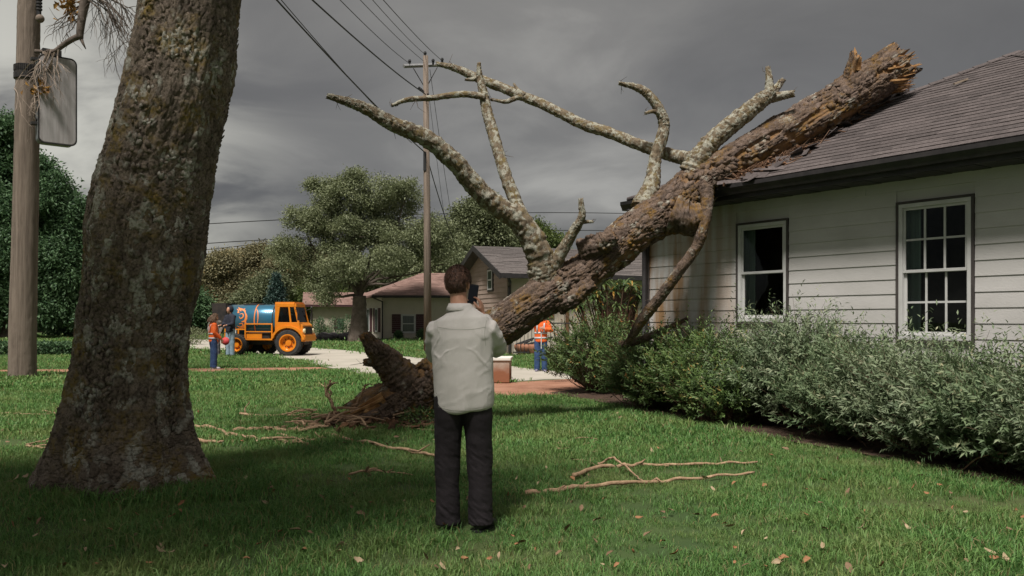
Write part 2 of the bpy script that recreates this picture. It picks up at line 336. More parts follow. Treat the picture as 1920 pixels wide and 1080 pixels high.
M['gutter'] = pm('black_gutter', rgb(.022, .02, .021), rgb(.04, .036, .036), 6, .45, .1)
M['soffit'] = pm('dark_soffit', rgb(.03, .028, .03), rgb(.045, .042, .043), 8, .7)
M['trim'] = pm('dark_trim', rgb(.045, .038, .036), rgb(.07, .06, .056), 6, .6)
M['frame'] = pm('white_window_frame', rgb(.56, .555, .54), rgb(.48, .475, .46), 6, .45)
M['plaster'] = pm('beige_plaster', rgb(.42, .36, .29), rgb(.48, .42, .34), 1.5, .85, .2, 50)
M['cream'] = pm('cream_plaster', rgb(.50, .45, .37), rgb(.56, .50, .42), 1.5, .85, .2, 50)
M['tan'] = pm('tan_siding', rgb(.30, .225, .185), rgb(.35, .27, .225), 2, .75, .1, rnd=.05)
M['maroon'] = pm('maroon_shutter', rgb(.055, .022, .026), rgb(.08, .03, .035), 8, .6)
M['darkroom'] = pm('dark_interior', rgb(.02, .022, .018), rgb(.10, .075, .055), 1.6, .9)  # darkness of the unlit inside is put into this colour
M['curtain'] = pm('grey_green_curtain', rgb(.34, .38, .36), rgb(.46, .50, .47), 3, .9, stretch=(12, 12, .3))
M['wood_trim'] = pm('brown_wood_trim', rgb(.12, .065, .03), rgb(.2, .11, .05), 5, .6, .2, stretch=(1, 1, .2))
M['wire'] = pm('black_cable', rgb(.015, .015, .016), rough=.6)
M['pole'] = pm('weathered_pole_wood', rgb(.13, .10, .078), rgb(.24, .19, .15), 6, .9, .9, 30, stretch=(3, 3, .12), lo=.35, hi=.7)
M['metal'] = pm('grey_galvanised_metal', rgb(.26, .25, .25), rgb(.36, .35, .34), 3, .5, .1, metal=.3, stretch=(3, 3, .25))
M['darkmetal'] = pm('dark_iron', rgb(.03, .03, .032), rgb(.06, .055, .05), 12, .6, .2, metal=.4)
M['concrete'] = pm('pale_concrete', rgb(.36, .33, .275), rgb(.44, .40, .34), .6, .9, .25, 30)
M['paver'] = pm('red_brown_paving', rgb(.27, .125, .075), rgb(.36, .185, .12), 1.8, .9, .4, 40)
M['soil'] = pm('dark_mulch', rgb(.035, .02, .013), rgb(.09, .052, .032), 14, .95, 1., 60)
def glassmat(name, tint, refl):
    m = bpy.data.materials.new(name); m.use_nodes = True; nt = m.node_tree; N = nt.nodes.new; L = nt.links.new; nt.nodes.remove(nt.nodes['Principled BSDF'])
    t = N('ShaderNodeBsdfTransparent'); t.inputs[0].default_value = tint; g = N('ShaderNodeBsdfGlossy'); g.inputs['Roughness'].default_value = .02
    fr = N('ShaderNodeFresnel'); fr.inputs[0].default_value = refl; mx = N('ShaderNodeMixShader'); L(fr.outputs[0], mx.inputs[0]); L(t.outputs[0], mx.inputs[1]); L(g.outputs[0], mx.inputs[2]); L(mx.outputs[0], nt.nodes['Material Output'].inputs[0])
    MATS[name] = m; return m
M['glass'] = glassmat('window_glass', rgb(.75, .8, .78), 1.32)

# ================================================================ NEAR HOUSE
HK = 1.14; HC0 = np.array([2.035, 12.77]); HC = HC0*HK; HA = math.atan2(-.818, .574)
house = thing('white_house', 'white clapboard house under a dark shingle roof with the broken trunk lying on its corner', 'house', (HC[0], HC[1], CH*(1-HK)), HA); house.scale = (HK, HK, HK)
WL, WH, WD, OV = 7.06, 3.0, 12.0, .38
openings = [(1.72, 2.49, 1.41, 2.69), (3.98, 4.78, 1.22, 2.72)]
sh = MB()
def wall_pieces(mb, y0, y1, L_, H_, ops, z0=0):
    xs = sorted({0, L_, *[o[0] for o in ops], *[o[1] for o in ops]}); 
    for a, b in zip(xs[:-1], xs[1:]):
        op = [o for o in ops if o[0] <= a and o[1] >= b]; z = z0
        for o in sorted(op, key=lambda q: q[2]): mb.box(a, b, y0, y1, z, o[2]); z = o[3]
        mb.box(a, b, y0, y1, z, H_)
wall_pieces(sh, .0, .12, WL, WH, openings)
sh.box(0, .12, .12, WD, 0, WH); sh.box(WL-.12, WL, .12, WD, 0, WH); sh.box(.12, WL-.12, WD-.12, WD, 0, WH); sh.box(.12, WL-.12, .12, WD-.12, 2.9, 2.98); sh.box(.12, WL-.12, .12, WD-.12, 0, .05)
sh.build('wall', M['siding'], house)
def plank(x0, x1, z0, z1, yb=-.019, yt=-.010):
    mb = MB(); g = .002
    mb.add([(x0+g, yb, z0), (x1-g, yb, z0), (x1-g, -.001, z0), (x0+g, -.001, z0), (x0+g, yt, z1+.012), (x1-g, yt, z1+.012), (x1-g, -.001, z1+.012), (x0+g, -.001, z1+.012)], BOXF)
    return mb
EXPO = .163; z = .10; row = 0; tr = .03
while z < WH-.02:
    z1 = min(z+EXPO, WH-.012); cuts = [.05, WL]
    spans = [(.05, WL)]
    for o in openings:
        if z1 > o[2]-tr-.02 and z < o[3]+tr+.02:
            new = []
            for a, b in spans:
                if o[0]-tr > a and o[1]+tr < b: new += [(a, o[0]-tr), (o[1]+tr, b)]
                else: new.append((a, b))
            spans = new
    out = []
    for a, b in spans:
        if b-a > 2.6: c = a+(b-a)*random.uniform(.3, .7); out += [(a, c), (c, b)]
        else: out.append((a, b))
    for a, b in out:
        plank(a, b, z, z1).build('plank', M['siding'], house)
    z += EXPO; row += 1
MB().box(-.035, .05, -.035, .03, 0, WH).build('corner_board', M['trim'], house)
MB().box(-.0, WL, -.03, 0, 0, .09).build('base_board', M['siding'], house)
def window(x0, x1, z0, z1, grid):
    w = MB(); t = .028
    w.box(x0-t, x1+t, -.034, .0, z1, z1+t); w.box(x0-t, x1+t, -.034, .0, z0-t, z0); w.box(x0-t, x0, -.034, .0, z0, z1); w.box(x1, x1+t, -.034, .0, z0, z1)
    wo = w.build('window', M['trim'], house)
    f = MB(); a = .045
    f.box(x0, x1, -.028, .06, z1-a, z1); f.box(x0, x1, -.03, .06, z0, z0+a*1.3); f.box(x0, x0+a, -.028, .06, z0+a*1.3, z1-a); f.box(x1-a, x1, -.028, .06, z0+a*1.3, z1-a)
    f.build('frame', M['frame'], wo, bevel=.003)
    zm = (z0+z1)/2; s = .028
    for nm, za, zb, yy in (('lower_sash', z0+a*1.3, zm+.012, .028), ('upper_sash', zm-.012, z1-a, .0)):
        q = MB(); xa, xb = x0+a, x1-a; q.box(xa, xb, yy-.008, yy+.02, za, za+s*1.15); q.box(xa, xb, yy-.008, yy+.02, zb-s, zb); q.box(xa, xa+s, yy-.008, yy+.02, za+s*1.15, zb-s); q.box(xb-s, xb, yy-.008, yy+.02, za+s*1.15, zb-s)
        q.build('sash', M['frame'], wo, bevel=.002)
        xi, xj, zi, zj = xa+s, xb-s, za+s*1.15, zb-s
        nx, nz = grid; bw = .011
        for i in range(1, nx): xc = xi+(xj-xi)*i/nx; MB().box(xc-bw, xc+bw, yy-.004, yy+.016, zi, zj).build('muntin', M['frame'], wo)
        for i in range(1, nz): zc = zi+(zj-zi)*i/nz; MB().box(xi, xj, yy-.002, yy+.014, zc-bw, zc+bw).build('muntin', M['frame'], wo)
        for i in range(nx):
            for j in range(nz):
                MB().box(xi+(xj-xi)*i/nx, xi+(xj-xi)*(i+1)/nx, yy+.005, yy+.008, zi+(zj-zi)*j/nz, zi+(zj-zi)*(j+1)/nz).build('pane', M['glass'], wo)
    c = MB(); n = 10; cw = .2
    P0 = [(x0+.0+cw*i/n, .10+.02*math.sin(i*2.4)) for i in range(n+1)]
    for (xa, ya), (xb, yb) in zip(P0[:-1], P0[1:]): c.add([(xa, ya, z0+.02), (xb, yb, z0+.02), (xb, yb, z1-.02), (xa, ya, z1-.02), (xa, ya+.004, z0+.02), (xb, yb+.004, z0+.02), (xb, yb+.004, z1-.02), (xa, ya+.004, z1-.02)], BOXF)
    c.build('curtain', M['curtain'], wo)
window(*openings[0], (1, 1)); window(*openings[1], (3, 2))
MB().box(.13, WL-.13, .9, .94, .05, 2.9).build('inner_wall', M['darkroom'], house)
# roof: hip, pitch .505 over the eave overhang
PIT = .505; zE = 3.2; A0, A1 = -OV, WL+OV; AX = -.05; wr = (A1-AX)/2; xm = (AX+A1)/2; yr0, yr1 = A0+wr, WD+OV-wr; zR = zE+PIT*wr
rf = MB(); e = [(AX, A0, zE), (A1, A0, zE), (A1, WD+OV, zE), (AX, WD+OV, zE)]; ap = [(xm, yr0, zR), (xm, yr1, zR)]; dn = .1
vv = [(p[0], p[1], p[2]-.012) for p in e+ap]+[(p[0], p[1], p[2]-dn) for p in e+ap]
rf.add(vv, [(0, 1, 4), (1, 2, 5, 4), (2, 3, 5), (3, 0, 4, 5), (7, 6, 10), (8, 7, 10, 11), (9, 8, 11), (6, 9, 11, 10), (0, 6, 7, 1), (1, 7, 8, 2), (2, 8, 9, 3), (3, 9, 6, 0)])
roof = rf.build('roof', M['shingle'], house)
sl = math.sqrt(1+PIT*PIT); EX = .145; tiles = []
def tilev(x0, x1, s, dz, ex=EX):   # a shingle on the front slope: bottom edge proud
    q0, q1 = s/sl, (s+ex+.03)/sl; nrm = (0, -PIT/sl, 1/sl); f = lambda x, q, h: (x, A0+q+nrm[1]*h, zE+PIT*q+nrm[2]*h)
    return [f(x0, q0, .002), f(x1, q0, .002), f(x1, q1, -.008), f(x0, q1, -.008), f(x0, q0, .009+dz*.7), f(x1, q0, .009+dz*.7), f(x1, q1, .003), f(x0, q1, .003)]
nrow = int(wr*sl/EX)
for i in range(nrow):
    s = i*EX-.02; q = max(0, (s+EX)/sl); xa, xb = AX+q, A1-q; x = xa-random.uniform(0, .2)
    while x < xb:
        wdt = random.uniform(.26, .36); x0, x1 = max(x, xa), min(x+wdt, xb)
        if x1-x0 > .05: tiles.append((x0, x1, s, random.uniform(0, .007)))
        x += wdt
def showy(t):    # apparent size: nearer and visible ones first
    wx = HC0[0]+.574*t[0]+.818*(A0+t[2]/sl); wy = HC0[1]-.818*t[0]+.574*(A0+t[2]/sl); inside = wx/wy < .63
    return (0 if inside else 1, wy)
tiles.sort(key=showy)
for k, t in enumerate(tiles[:300]): MB().add(tilev(*t), BOXF).build('shingle', M['shingle'], roof)
rest = MB()
for t in tiles[300:]: rest.add(tilev(*t), BOXF)
# the slope turned away and the far slopes
ro = rest.build('shingle_field', M['shingle'], roof); ro['kind'] = 'stuff'
hipd = np.array([wr, wr, zR-zE]); hipl = np.linalg.norm(hipd); nC = int(hipl/.2)
for k in range(nC):
    for sx in (1, -1):
        c0 = np.array([AX if sx > 0 else A1, A0, zE])+hipd*np.array([sx, 1, 1])*k/nC; c1 = c0+hipd*np.array([sx, 1, 1])*(1.15/nC); w_ = .12; up = np.array([0, 0, .03]); sd_ = np.array([1, -sx, 0])*w_/1.414
        h0 = .012; dnv = np.array([0, 0, -w_*PIT*.7+.02])
        v = [c0-sd_+dnv, c0+up, c0+sd_+dnv, c1-sd_+dnv-up*.3, c1+up*.55, c1+sd_+dnv-up*.3]; v2 = [p+np.array([0, 0, h0]) for p in v]
        MB().add(v+v2, [(0, 3, 4, 1), (1, 4, 5, 2), (6, 7, 10, 9), (7, 8, 11, 10), (0, 1, 7, 6), (1, 2, 8, 7), (3, 9, 10, 4), (4, 10, 11, 5), (0, 6, 9, 3), (2, 5, 11, 8)]).build('hip_cap', M['shingle'], roof)
# gutter (K profile), fascia and soffit round the eaves
def gutter(x0, x1):
    prof = [(A0-.005, 3.165), (A0-.005, 3.04), (A0-.075, 3.04), (A0-.085, 3.07), (A0-.115, 3.12), (A0-.115, 3.168), (A0-.105, 3.168), (A0-.105, 3.13), (A0-.072, 3.055), (A0-.015, 3.055), (A0-.015, 3.165)]
    mb = MB(); mb.prism([(x0, y, zz) for y, zz in prof], (x1-x0, 0, 0)); return mb
gutter(AX-.02, AX+.35).build('gutter', M['gutter'], house); gutter(AX+1.15, A1+.1).build('gutter', M['gutter'], house)
MB().box(AX, A1, A0, A0+.03, 2.99, 3.17).build('fascia', M['gutter'], house); MB().box(AX, AX+.03, A0+.03, WD+OV, 2.99, 3.17).build('fascia', M['gutter'], house)
for i in range(int((A1-AX)/.2)):
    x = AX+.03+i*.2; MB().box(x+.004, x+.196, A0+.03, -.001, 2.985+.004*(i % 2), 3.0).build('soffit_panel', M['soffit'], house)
ds = MB(); ds.tube([(.06, A0-.06, 3.06), (.05, A0-.02, 2.95), (.02, -.09, 2.78), (.02, -.09, 2.6), (.02, -.09, .12), (.02, -.2, .05)], .038, 8); ds.build('downspout', M['gutter'], house, smooth=True)

# ================================================================ GROUND
def sheet(name, poly, zz, mat, label=None, thick=None):
    mb = MB(); pts = [(p[0], p[1], zz) for p in poly]
    if thick: mb.prism([(p[0], p[1], zz-thick) for p in poly], (0, 0, thick))
    else: mb.add(pts, [tuple(range(len(pts)))])
    o = mb.build(name, mat); o['kind'] = 'structure'; return o
def lawn_extra(nt, N, L, col, mp):
    geo = N('ShaderNodeNewGeometry'); n = N('ShaderNodeTexNoise'); n.inputs['Scale'].default_value = .35; n.inputs['Detail'].default_value = 4; L(geo.outputs['Position'], n.inputs['Vector'])
    r = N('ShaderNodeMapRange'); r.inputs[1].default_value = .5; r.inputs[2].default_value = .75; L(n.outputs[0], r.inputs[0]); mx = N('ShaderNodeMix'); mx.data_type = 'RGBA'; L(r.outputs[0], mx.inputs[0]); L(col, mx.inputs[6]); mx.inputs[7].default_value = rgb(.085, .085, .03); return mx.outputs[2]
M['lawn'] = pm('lawn_ground', rgb(.035, .066, .016), rgb(.055, .085, .022), 1.2, .95, .8, 18, extra=lawn_extra)
n = 60; q = np.array([(-400+800*i/n, -30+900*j/n) for j in range(n+1) for i in range(n+1)])
zz = np.where(q[:, 1] > 140, (fbm(np.column_stack([q/60, q[:, 0]*0]), 3, 5)-.3)*sstep(140, 400, q[:, 1])*14, 0.)
idx = np.arange((n+1)**2).reshape(n+1, n+1)
lawn = put('lawn', mesh_np('lawn', np.column_stack([q, zz]), np.stack([idx[:-1, :-1], idx[:-1, 1:], idx[1:, 1:], idx[1:, :-1]], -1).reshape(-1, 4), M['lawn'], True)); lawn['kind'] = 'structure'
def chaikin(p, k=2):
    p = [np.array(x, float)[:2] for x in p]
    for _ in range(k):
        p = [x for a, b in zip(p, p[1:]+p[:1]) for x in (a*.75+b*.25, a*.25+b*.75)]
    return p
drive_px = [(150, 634), (260, 634), (420, 637), (575, 652), (640, 656), (737, 667), (830, 675), (957, 687), (1060, 698), (1200, 712), (1200, 719), (1060, 709.5), (957, 716), (870, 722), (805, 722), (720, 711), (640, 694), (600, 686), (500, 668), (400, 655.5), (300, 649), (150, 645)]
drive = chaikin([gr(*p) for p in drive_px], 2)
path_px = [(-60, 701), (200, 698), (420, 696.5), (560, 695), (625, 692), (640, 695), (600, 689.5), (420, 691.5), (200, 693), (-60, 695)]
path_px = [(-60, 700), (200, 698), (420, 696.5), (560, 695.5), (650, 697), (600, 689), (420, 691), (200, 692.5), (-60, 694)]
path = [gr(*p)[:2] for p in path_px]
paver = [gr(*p)[:2] for p in [(640, 737), (800, 744), (930, 744), (1000, 742), (1085, 741), (1140, 738), (1150, 722), (1080, 712.5), (957, 719), (870, 726), (800, 727), (720, 716)]]
paver = [gr(*p)[:2] for p in [(790, 745), (930, 745), (1000, 742), (1090, 741), (1150, 735), (1150, 724), (1075, 711.5), (957, 718), (870, 724), (800, 724)]]
far_path = [gr(*p)[:2] for p in [(735, 664), (800, 662.5), (900, 663), (1100, 664), (1100, 662), (900, 661), (800, 660), (730, 662)]]
walk = [gr(*p)[:2] for p in [(575, 650), (600, 643), (640, 640), (700, 640), (700, 638.4), (640, 638), (590, 640), (560, 646)]]
bed = [gr(*p)[:2] for p in [(1030, 738), (1110, 752), (1180, 768), (1300, 795), (1400, 812), (1500, 834), (1600, 850), (1700, 872), (1920, 915), (2150, 960)]]
bed += [(HC[0]+.574*8, HC[1]-.818*8), (HC[0], HC[1]), (HC[0]+.3, HC[1]+2.6), tuple(gr(1180, 716)[:2])]
o = sheet('driveway', drive, .012, M['concrete'], thick=.06)
dj = MB()
for k in range(9):
    t = k/9; a = gr(500+60*k, 668+5.1*k); 
M['joint'] = pm('dark_joint', rgb(.12, .10, .08), rough=.95)
sheet('path', path, .008, M['paver']); sheet('brick_path', paver, .016, M['paver']); sheet('path', far_path, .008, M['paver']); sheet('path', walk, .008, M['concrete']); sheet('planting_bed', bed, .020, M['soil'])
# ================================================================ BARK MATERIALS
B1 = barkmat('standing_tree_bark', rgb(.175, .135, .10), rgb(.055, .042, .033), rgb(.26, .21, .17), rgb(.40, .385, .33), rgb(.20, .14, .04), rgb(.2, .13, .08), .55, .4, scale=1.0)
B2 = barkmat('fallen_tree_bark', rgb(.145, .095, .06), rgb(.035, .024, .018), rgb(.20, .15, .125), rgb(.33, .31, .26), rgb(.19, .105, .02), rgb(.26, .145, .065), .35, .36, scale=1.0)
B3 = barkmat('lichen_branch_bark', rgb(.17, .125, .08), rgb(.055, .038, .024), rgb(.27, .22, .155), rgb(.40, .39, .32), rgb(.17, .125, .035), rgb(.2, .12, .06), .75, .4, scale=2.6)
B4 = pm('dry_stick_bark', rgb(.27, .165, .10), rgb(.43, .29, .18), 14, .85, .6, 60)
B5 = pm('grey_brown_bark', rgb(.08, .06, .046), rgb(.15, .12, .10), 3, .9, .9, 20)
M['splinter'] = pm('torn_wood', rgb(.22, .10, .03), rgb(.42, .24, .10), 9, .8, .6, 40)
M['debris'] = pm('bark_rubble', rgb(.03, .018, .012), rgb(.14, .07, .035), 6, .95, .7, 30, rnd=.3)

# ================================================================ STANDING TREE (left foreground)
tb = np.array([-3.13, 7.45, 0.])
stree = thing('old_tree', 'massive standing tree with flaking lichen-spotted bark and flared roots at the left', 'tree', tb)
def root_flare(TH, A, base):
    z = base[:, 2]; k = sstep(1.0, -.05, z); ridge = .5+.5*np.cos(TH*5+.8+1.2*np.sin(TH*2)); out = k**2.6*(.02+.17*ridge)
    side = np.clip(-np.cos(TH), 0, 1)**2*.10+np.clip(np.cos(TH), 0, 1)**3*.10
    return out+k**3*side+.03*np.sin(TH*5+.8+1.2*np.sin(TH*2))*sstep(2.2, .3, z)
prof_ = [(960, 238, 120), (900, 238, 118), (850, 236, 120), (800, 236, 119), (700, 243, 108), (600, 253, 105), (500, 270, 110), (400, 280, 112), (290, 304, 106), (130, 341, 101), (0, 358, 96), (-140, 372, 94), (-330, 392, 92)]
tp = [at(c, y, 7.45) for y, c, r in prof_]; tr_ = [r/F*7.45-.045 for y, c, r in prof_]; tp[0][2] = -.12; tp[1][2] = .02
limb_obj('trunk', B1, stree, pts=tp, rad=tr_, step=.0115, nr=340, amp=.019, cell=.047, asp=1.7, grain=.075, seed=3, flare=root_flare, lump=.05, woodf=.72)
# peeling bark flakes stand proud of the trunk
def flakes(name, parent, mat, path, rad, n, size, seed, zlim=(-1, 99), lift=.02):
    rs = np.random.RandomState(seed); P4 = np.column_stack([np.array(path), rad]); S = smooth_path(P4, 400); T = np.gradient(S[:, :3], axis=0); T = unit(T)
    i = rs.randint(3, 397, n); th = rs.rand(n)*2*math.pi; t = T[i]; h = np.tile(np.array([1., 0, 0]), (n, 1)); h[np.abs(t[:, 0]) > .8] = (0, 0, 1.)
    u = unit(h-t*np.sum(h*t, 1)[:, None]); w = np.cross(t, u); d = u*np.cos(th)[:, None]+w*np.sin(th)[:, None]; s = np.cross(t, d)
    c = S[i, :3]+d*(S[i, 3]+lift*(.2+rs.rand(n)*.6))[:, None]; L_ = size*(.5+rs.rand(n)); W_ = size*(.35+rs.rand(n)*.7)
    tilt = (rs.rand(n)-.2)*.55; ax = unit(t*(1 if True else 0)+s*(rs.randn(n)*.35)[:, None]); n_ = d
    V = []; nv = 5
    ring = []
    for k, (a, b) in enumerate(((-.5, -.4), (-.45, .45), (.15, .55), (.55, .1), (.2, -.5))):
        jit = 1+.35*(rs.rand(n)-.5); ring.append(c+ax*(L_*a*jit)[:, None]+s*(W_*b*jit)[:, None]+n_*(L_*tilt*a*.9+(.012 if b > .4 or b < -.4 else .0)*(rs.rand(n)-.3))[:, None])
    top = np.stack(ring, 1); bot = top-n_[:, None, :]*.008; V = np.concatenate([top, bot], 1)
    z = V[:, 0, 2]; keep = (z > zlim[0]) & (z < zlim[1]); V = V[keep]; m = len(V); base = np.arange(m)[:, None]*10; Vf = V.reshape(-1, 3)
    me = bpy.data.meshes.new(name); Vf = Vf-np.array(root_loc(parent)); F5 = np.vstack([base+np.array([0, 1, 2, 3, 4])]); F4 = np.vstack([base+np.array([k, k+5, (k+1) % 5+5, (k+1) % 5]) for k in range(5)])
    me.vertices.add(len(Vf)); me.vertices.foreach_set('co', Vf.astype(np.float32).ravel()); li = np.concatenate([F5.ravel(), F4.ravel()]).astype(np.int32); me.loops.add(len(li)); me.loops.foreach_set('vertex_index', li)
    ls = np.concatenate([np.arange(len(F5))*5, F5.size+np.arange(len(F4))*4]).astype(np.int32); me.polygons.add(len(ls)); me.polygons.foreach_set('loop_start', ls); me.polygons.foreach_set('loop_total', np.concatenate([np.full(len(F5), 5), np.full(len(F4), 4)]).astype(np.int32)); me.update(calc_edges=True); me.materials.append(mat)
    pl = np.repeat(rs.rand(m), 10); me.attributes.new('plate', 'FLOAT', 'POINT').data.foreach_set('value', pl.astype(np.float32))
    o = put(name, me, parent); o['kind'] = 'stuff'; return o
flakes('bark_flakes', stree, B1, tp, tr_, 5200, .050, 5, (.1, 6), .012)
# crown limbs, high above and towards the viewer
for k, (a, b) in enumerate([((-2.6, 7.2, 5.6), (-4.6, 6.6, 8.2)), ((-2.6, 7.2, 5.6), (-3.2, 3.2, 8.0)), ((-2.7, 7.25, 5.4), (-3.6, 4.6, 7.8)), ((-2.6, 7.2, 5.9), (-5.4, 4.0, 8.0)), ((-2.6, 7.2, 5.9), (-2.8, 7.6, 9.4))]):
    a = np.array(a); b = np.array(b); mdl = (a+b)/2+np.array([.1, -.1, .35]); limb_obj('branch', B1, stree, pts=[a, mdl, b], rad=[.26, .16, .05], step=.08, nr=20, amp=.01, cell=.06, seed=70+k)
# ================================================================ foliage
def crown(name, parent, mat, blobs, per=900, leaf=.16, clump=.45, seed=0, tgrad=0., flat=.8, wratio=.5, name2=None):
    """leaf clusters through a union of ellipsoidal boughs; blobs: (x,y,z,r[,rz])"""
    rs = np.random.RandomState(seed); CC = []; blobs = [tuple(b) for b in blobs]; sub_ = []
    for b in blobs:
        for _ in range(5):
            dd = unit(rs.randn(1, 3)+np.array([[0, -.2, .35]]))[0]; r_ = b[3]*(.28+.22*rs.rand()); q_ = np.array(b[:3])+dd*b[3]*np.array([1, 1, flat])*.88; sub_.append((q_[0], q_[1], q_[2], r_))
    blobs = [(b[0], b[1], b[2], b[3]*.9) for b in blobs]+sub_
    for b in blobs:
        r = b[3]; rz = b[4] if len(b) > 4 else r*flat; k = max(4, int(per*r*r/ (clump*clump)/18)); d = unit(rs.randn(k, 3)); rad = .4+.78*rs.rand(k)**.6
        lum = .78+.5*fbm(d*2.3+b[0], 3, seed+1); c = d*np.array([r, r, rz])*(rad*lum)[:, None]+np.array(b[:3]); CC.append(c)
    CC = np.vstack(CC); m = len(CC); L_ = 34; off = rs.randn(m, L_, 3)*clump*.42*np.array([1, 1, .75]); droop = rs.rand(m, L_, 1)*clump*.15
    C = (CC[:, None, :]+off).reshape(-1, 3); C[:, 2] -= droop.ravel(); n_ = len(C); D = unit(rs.randn(n_, 3)+np.array([0, 0, -.1])+off.reshape(-1, 3)/clump*1.5); Nn = unit(rs.randn(n_, 3)*.7+np.array([0, 0, .9]))
    t = np.clip(np.repeat(rs.rand(m), L_)*.5+rs.rand(n_)*.5+tgrad, 0, 1); V, Fc, tt = kites(C, D, Nn, leaf*(.6+.8*rs.rand(n_)), leaf*wratio*(.7+.6*rs.rand(n_)), .2, t, .15)
    V = V-np.array(root_loc(parent)); o = put(name, mesh_np(name, V, Fc, mat, False, {'tint': tt}), parent); return CC
def limbs_to(parent, mat, start, blobs, r0, nr=8, seed=0, tips=3):
    rs = np.random.RandomState(seed); mb = MB(); s = np.array(start, float)
    s0 = s
    for bi, b in enumerate(blobs):
        if bi > 6 and bi % 2: continue
        s = s0-np.array([0, 0, (bi % 5)*.16*abs(s0[2])*.35]); e = np.array(b[:3]); L_ = np.linalg.norm(e-s); mid = s*.45+e*.55+rs.randn(3)*L_*.06; mid[2] += -.06*L_; q1 = s*.8+mid*.2+np.array([0, 0, .12*L_])
        p = smooth_path([s, q1, mid, e], 10)+rs.randn(10, 3)*L_*.008; r = r0*(1-np.linspace(0, .85, 10)); mb.tube(p, list(r*.8), nr)
        for k in range(tips):
            i = rs.randint(5, 10); d = unit(rs.randn(1, 3)+np.array([[0, 0, .5]]))[0]*b[3]*.9; pp = smooth_path([p[i], p[i]+d*.5+rs.randn(3)*.1*b[3], p[i]+d], 5); mb.tube(pp, list(np.linspace(r[i]*.6, r0*.05, 5)), 5)
    return mb.build('limbs', mat, parent, smooth=True, world=True)
LF = {}
LF['shade'] = leafmat('standing_tree_leaves', rgb(.025, .05, .012), rgb(.06, .10, .025), .35)
LF['oak'] = leafmat('oak_leaves', rgb(.11, .135, .065), rgb(.31, .34, .19), .35, .5, rgb(.32, .33, .22))
LF['dark'] = leafmat('dark_leaves', rgb(.045, .095, .045), rgb(.13, .22, .10), .35)
LF['gold'] = leafmat('autumn_leaves', rgb(.17, .16, .085), rgb(.30, .27, .15), .3, .6, rgb(.36, .20, .05))
LF['olive'] = leafmat('olive_leaves', rgb(.10, .12, .06), rgb(.22, .245, .13), .3)
LF['fir'] = leafmat('bluish_needles', rgb(.02, .045, .038), rgb(.05, .095, .075), .1)
LF['lime'] = leafmat('bright_leaves', rgb(.08, .12, .03), rgb(.15, .19, .06), .35)
crown('crown', stree, LF['shade'], [(-4.2, 2.7, 8.0, 1.4), (-3.2, 1.9, 8.2, 1.1), (-5.8, 3.0, 8.0, 1.4), (-3.8, 6.8, 9.6, 1.3), (-4.6, 1.4, 8.0, 1.3), (-2.2, 2.9, 8.6, .8)], 420, .16, .45, 4)  # unseen boughs, placed for the shade they cast on the front lawn

# ================================================================ FALLEN TREE
fb = gr(740, 792)
ft = thing('fallen_tree', 'dead broken tree leaning from its torn butt on the lawn up onto the roof corner', 'tree', (fb[0], fb[1], 0))
def dsh(px): return float(np.interp(px, [700, 862, 1015, 1110, 1190, 1262, 1318, 1700], [0, .05, .35, .6, .85, 1.25, 1.52, 1.62]))
tk = [(712, 786, 12.1, 55), (760, 750, 12.1, 50), (812, 711, 12.1, 41), (862, 667, 12.05, 38), (922, 622, 12.0, 37), (1015, 560, 11.9, 37), (1110, 502, 11.8, 37), (1190, 434, 11.7, 38), (1262, 388, 11.5, 42), (1318, 344, 11.32, 41), (1380, 306, 11.25, 38), (1450, 266, 11.3, 38), (1560, 200, 11.45, 38), (1630, 155, 11.6, 38), (1668, 130, 11.65, 37)]
tk = [(a, b, c+dsh(a), d) for a, b, c, d in tk]
trunk_pts = [at(a, b, c) for a, b, c, d in tk]; trunk_r = [d*.95/F*c for a, b, c, d in tk]
trunk_pts[0][2] = max(trunk_pts[0][2], .1)
limb_obj('trunk', B2, ft, pts=trunk_pts, rad=trunk_r, step=.0135, nr=170, amp=.034, cell=.05, asp=5.5, seed=12, jag=.5, jag0=.5, lump=.14, woodf=.56)
flakes('bark_flakes', ft, B2, trunk_pts[1:], trunk_r[1:], 1500, .10, 8, (.1, 9), .02)
def bough(pts, seed, sh=None, mat=None, wander=.03, jag=.04, amp=.012, cell=.035, name='branch', lump=.16, asp=1.3, step=.016, nr=40, wf=None):
    sh = dsh(pts[0][0]) if sh is None else sh; pts = [(a, b, c+sh, d*.93) for a, b, c, d in pts]
    return limb_obj(name, mat or B3, ft, pts=[at(a, b, c) for a, b, c, d in pts], rad=[d/F*c for a, b, c, d in pts], step=step, nr=nr, amp=amp, cell=cell, asp=asp, seed=seed, jag=jag, lump=lump, wander=wander, woodf=wf)
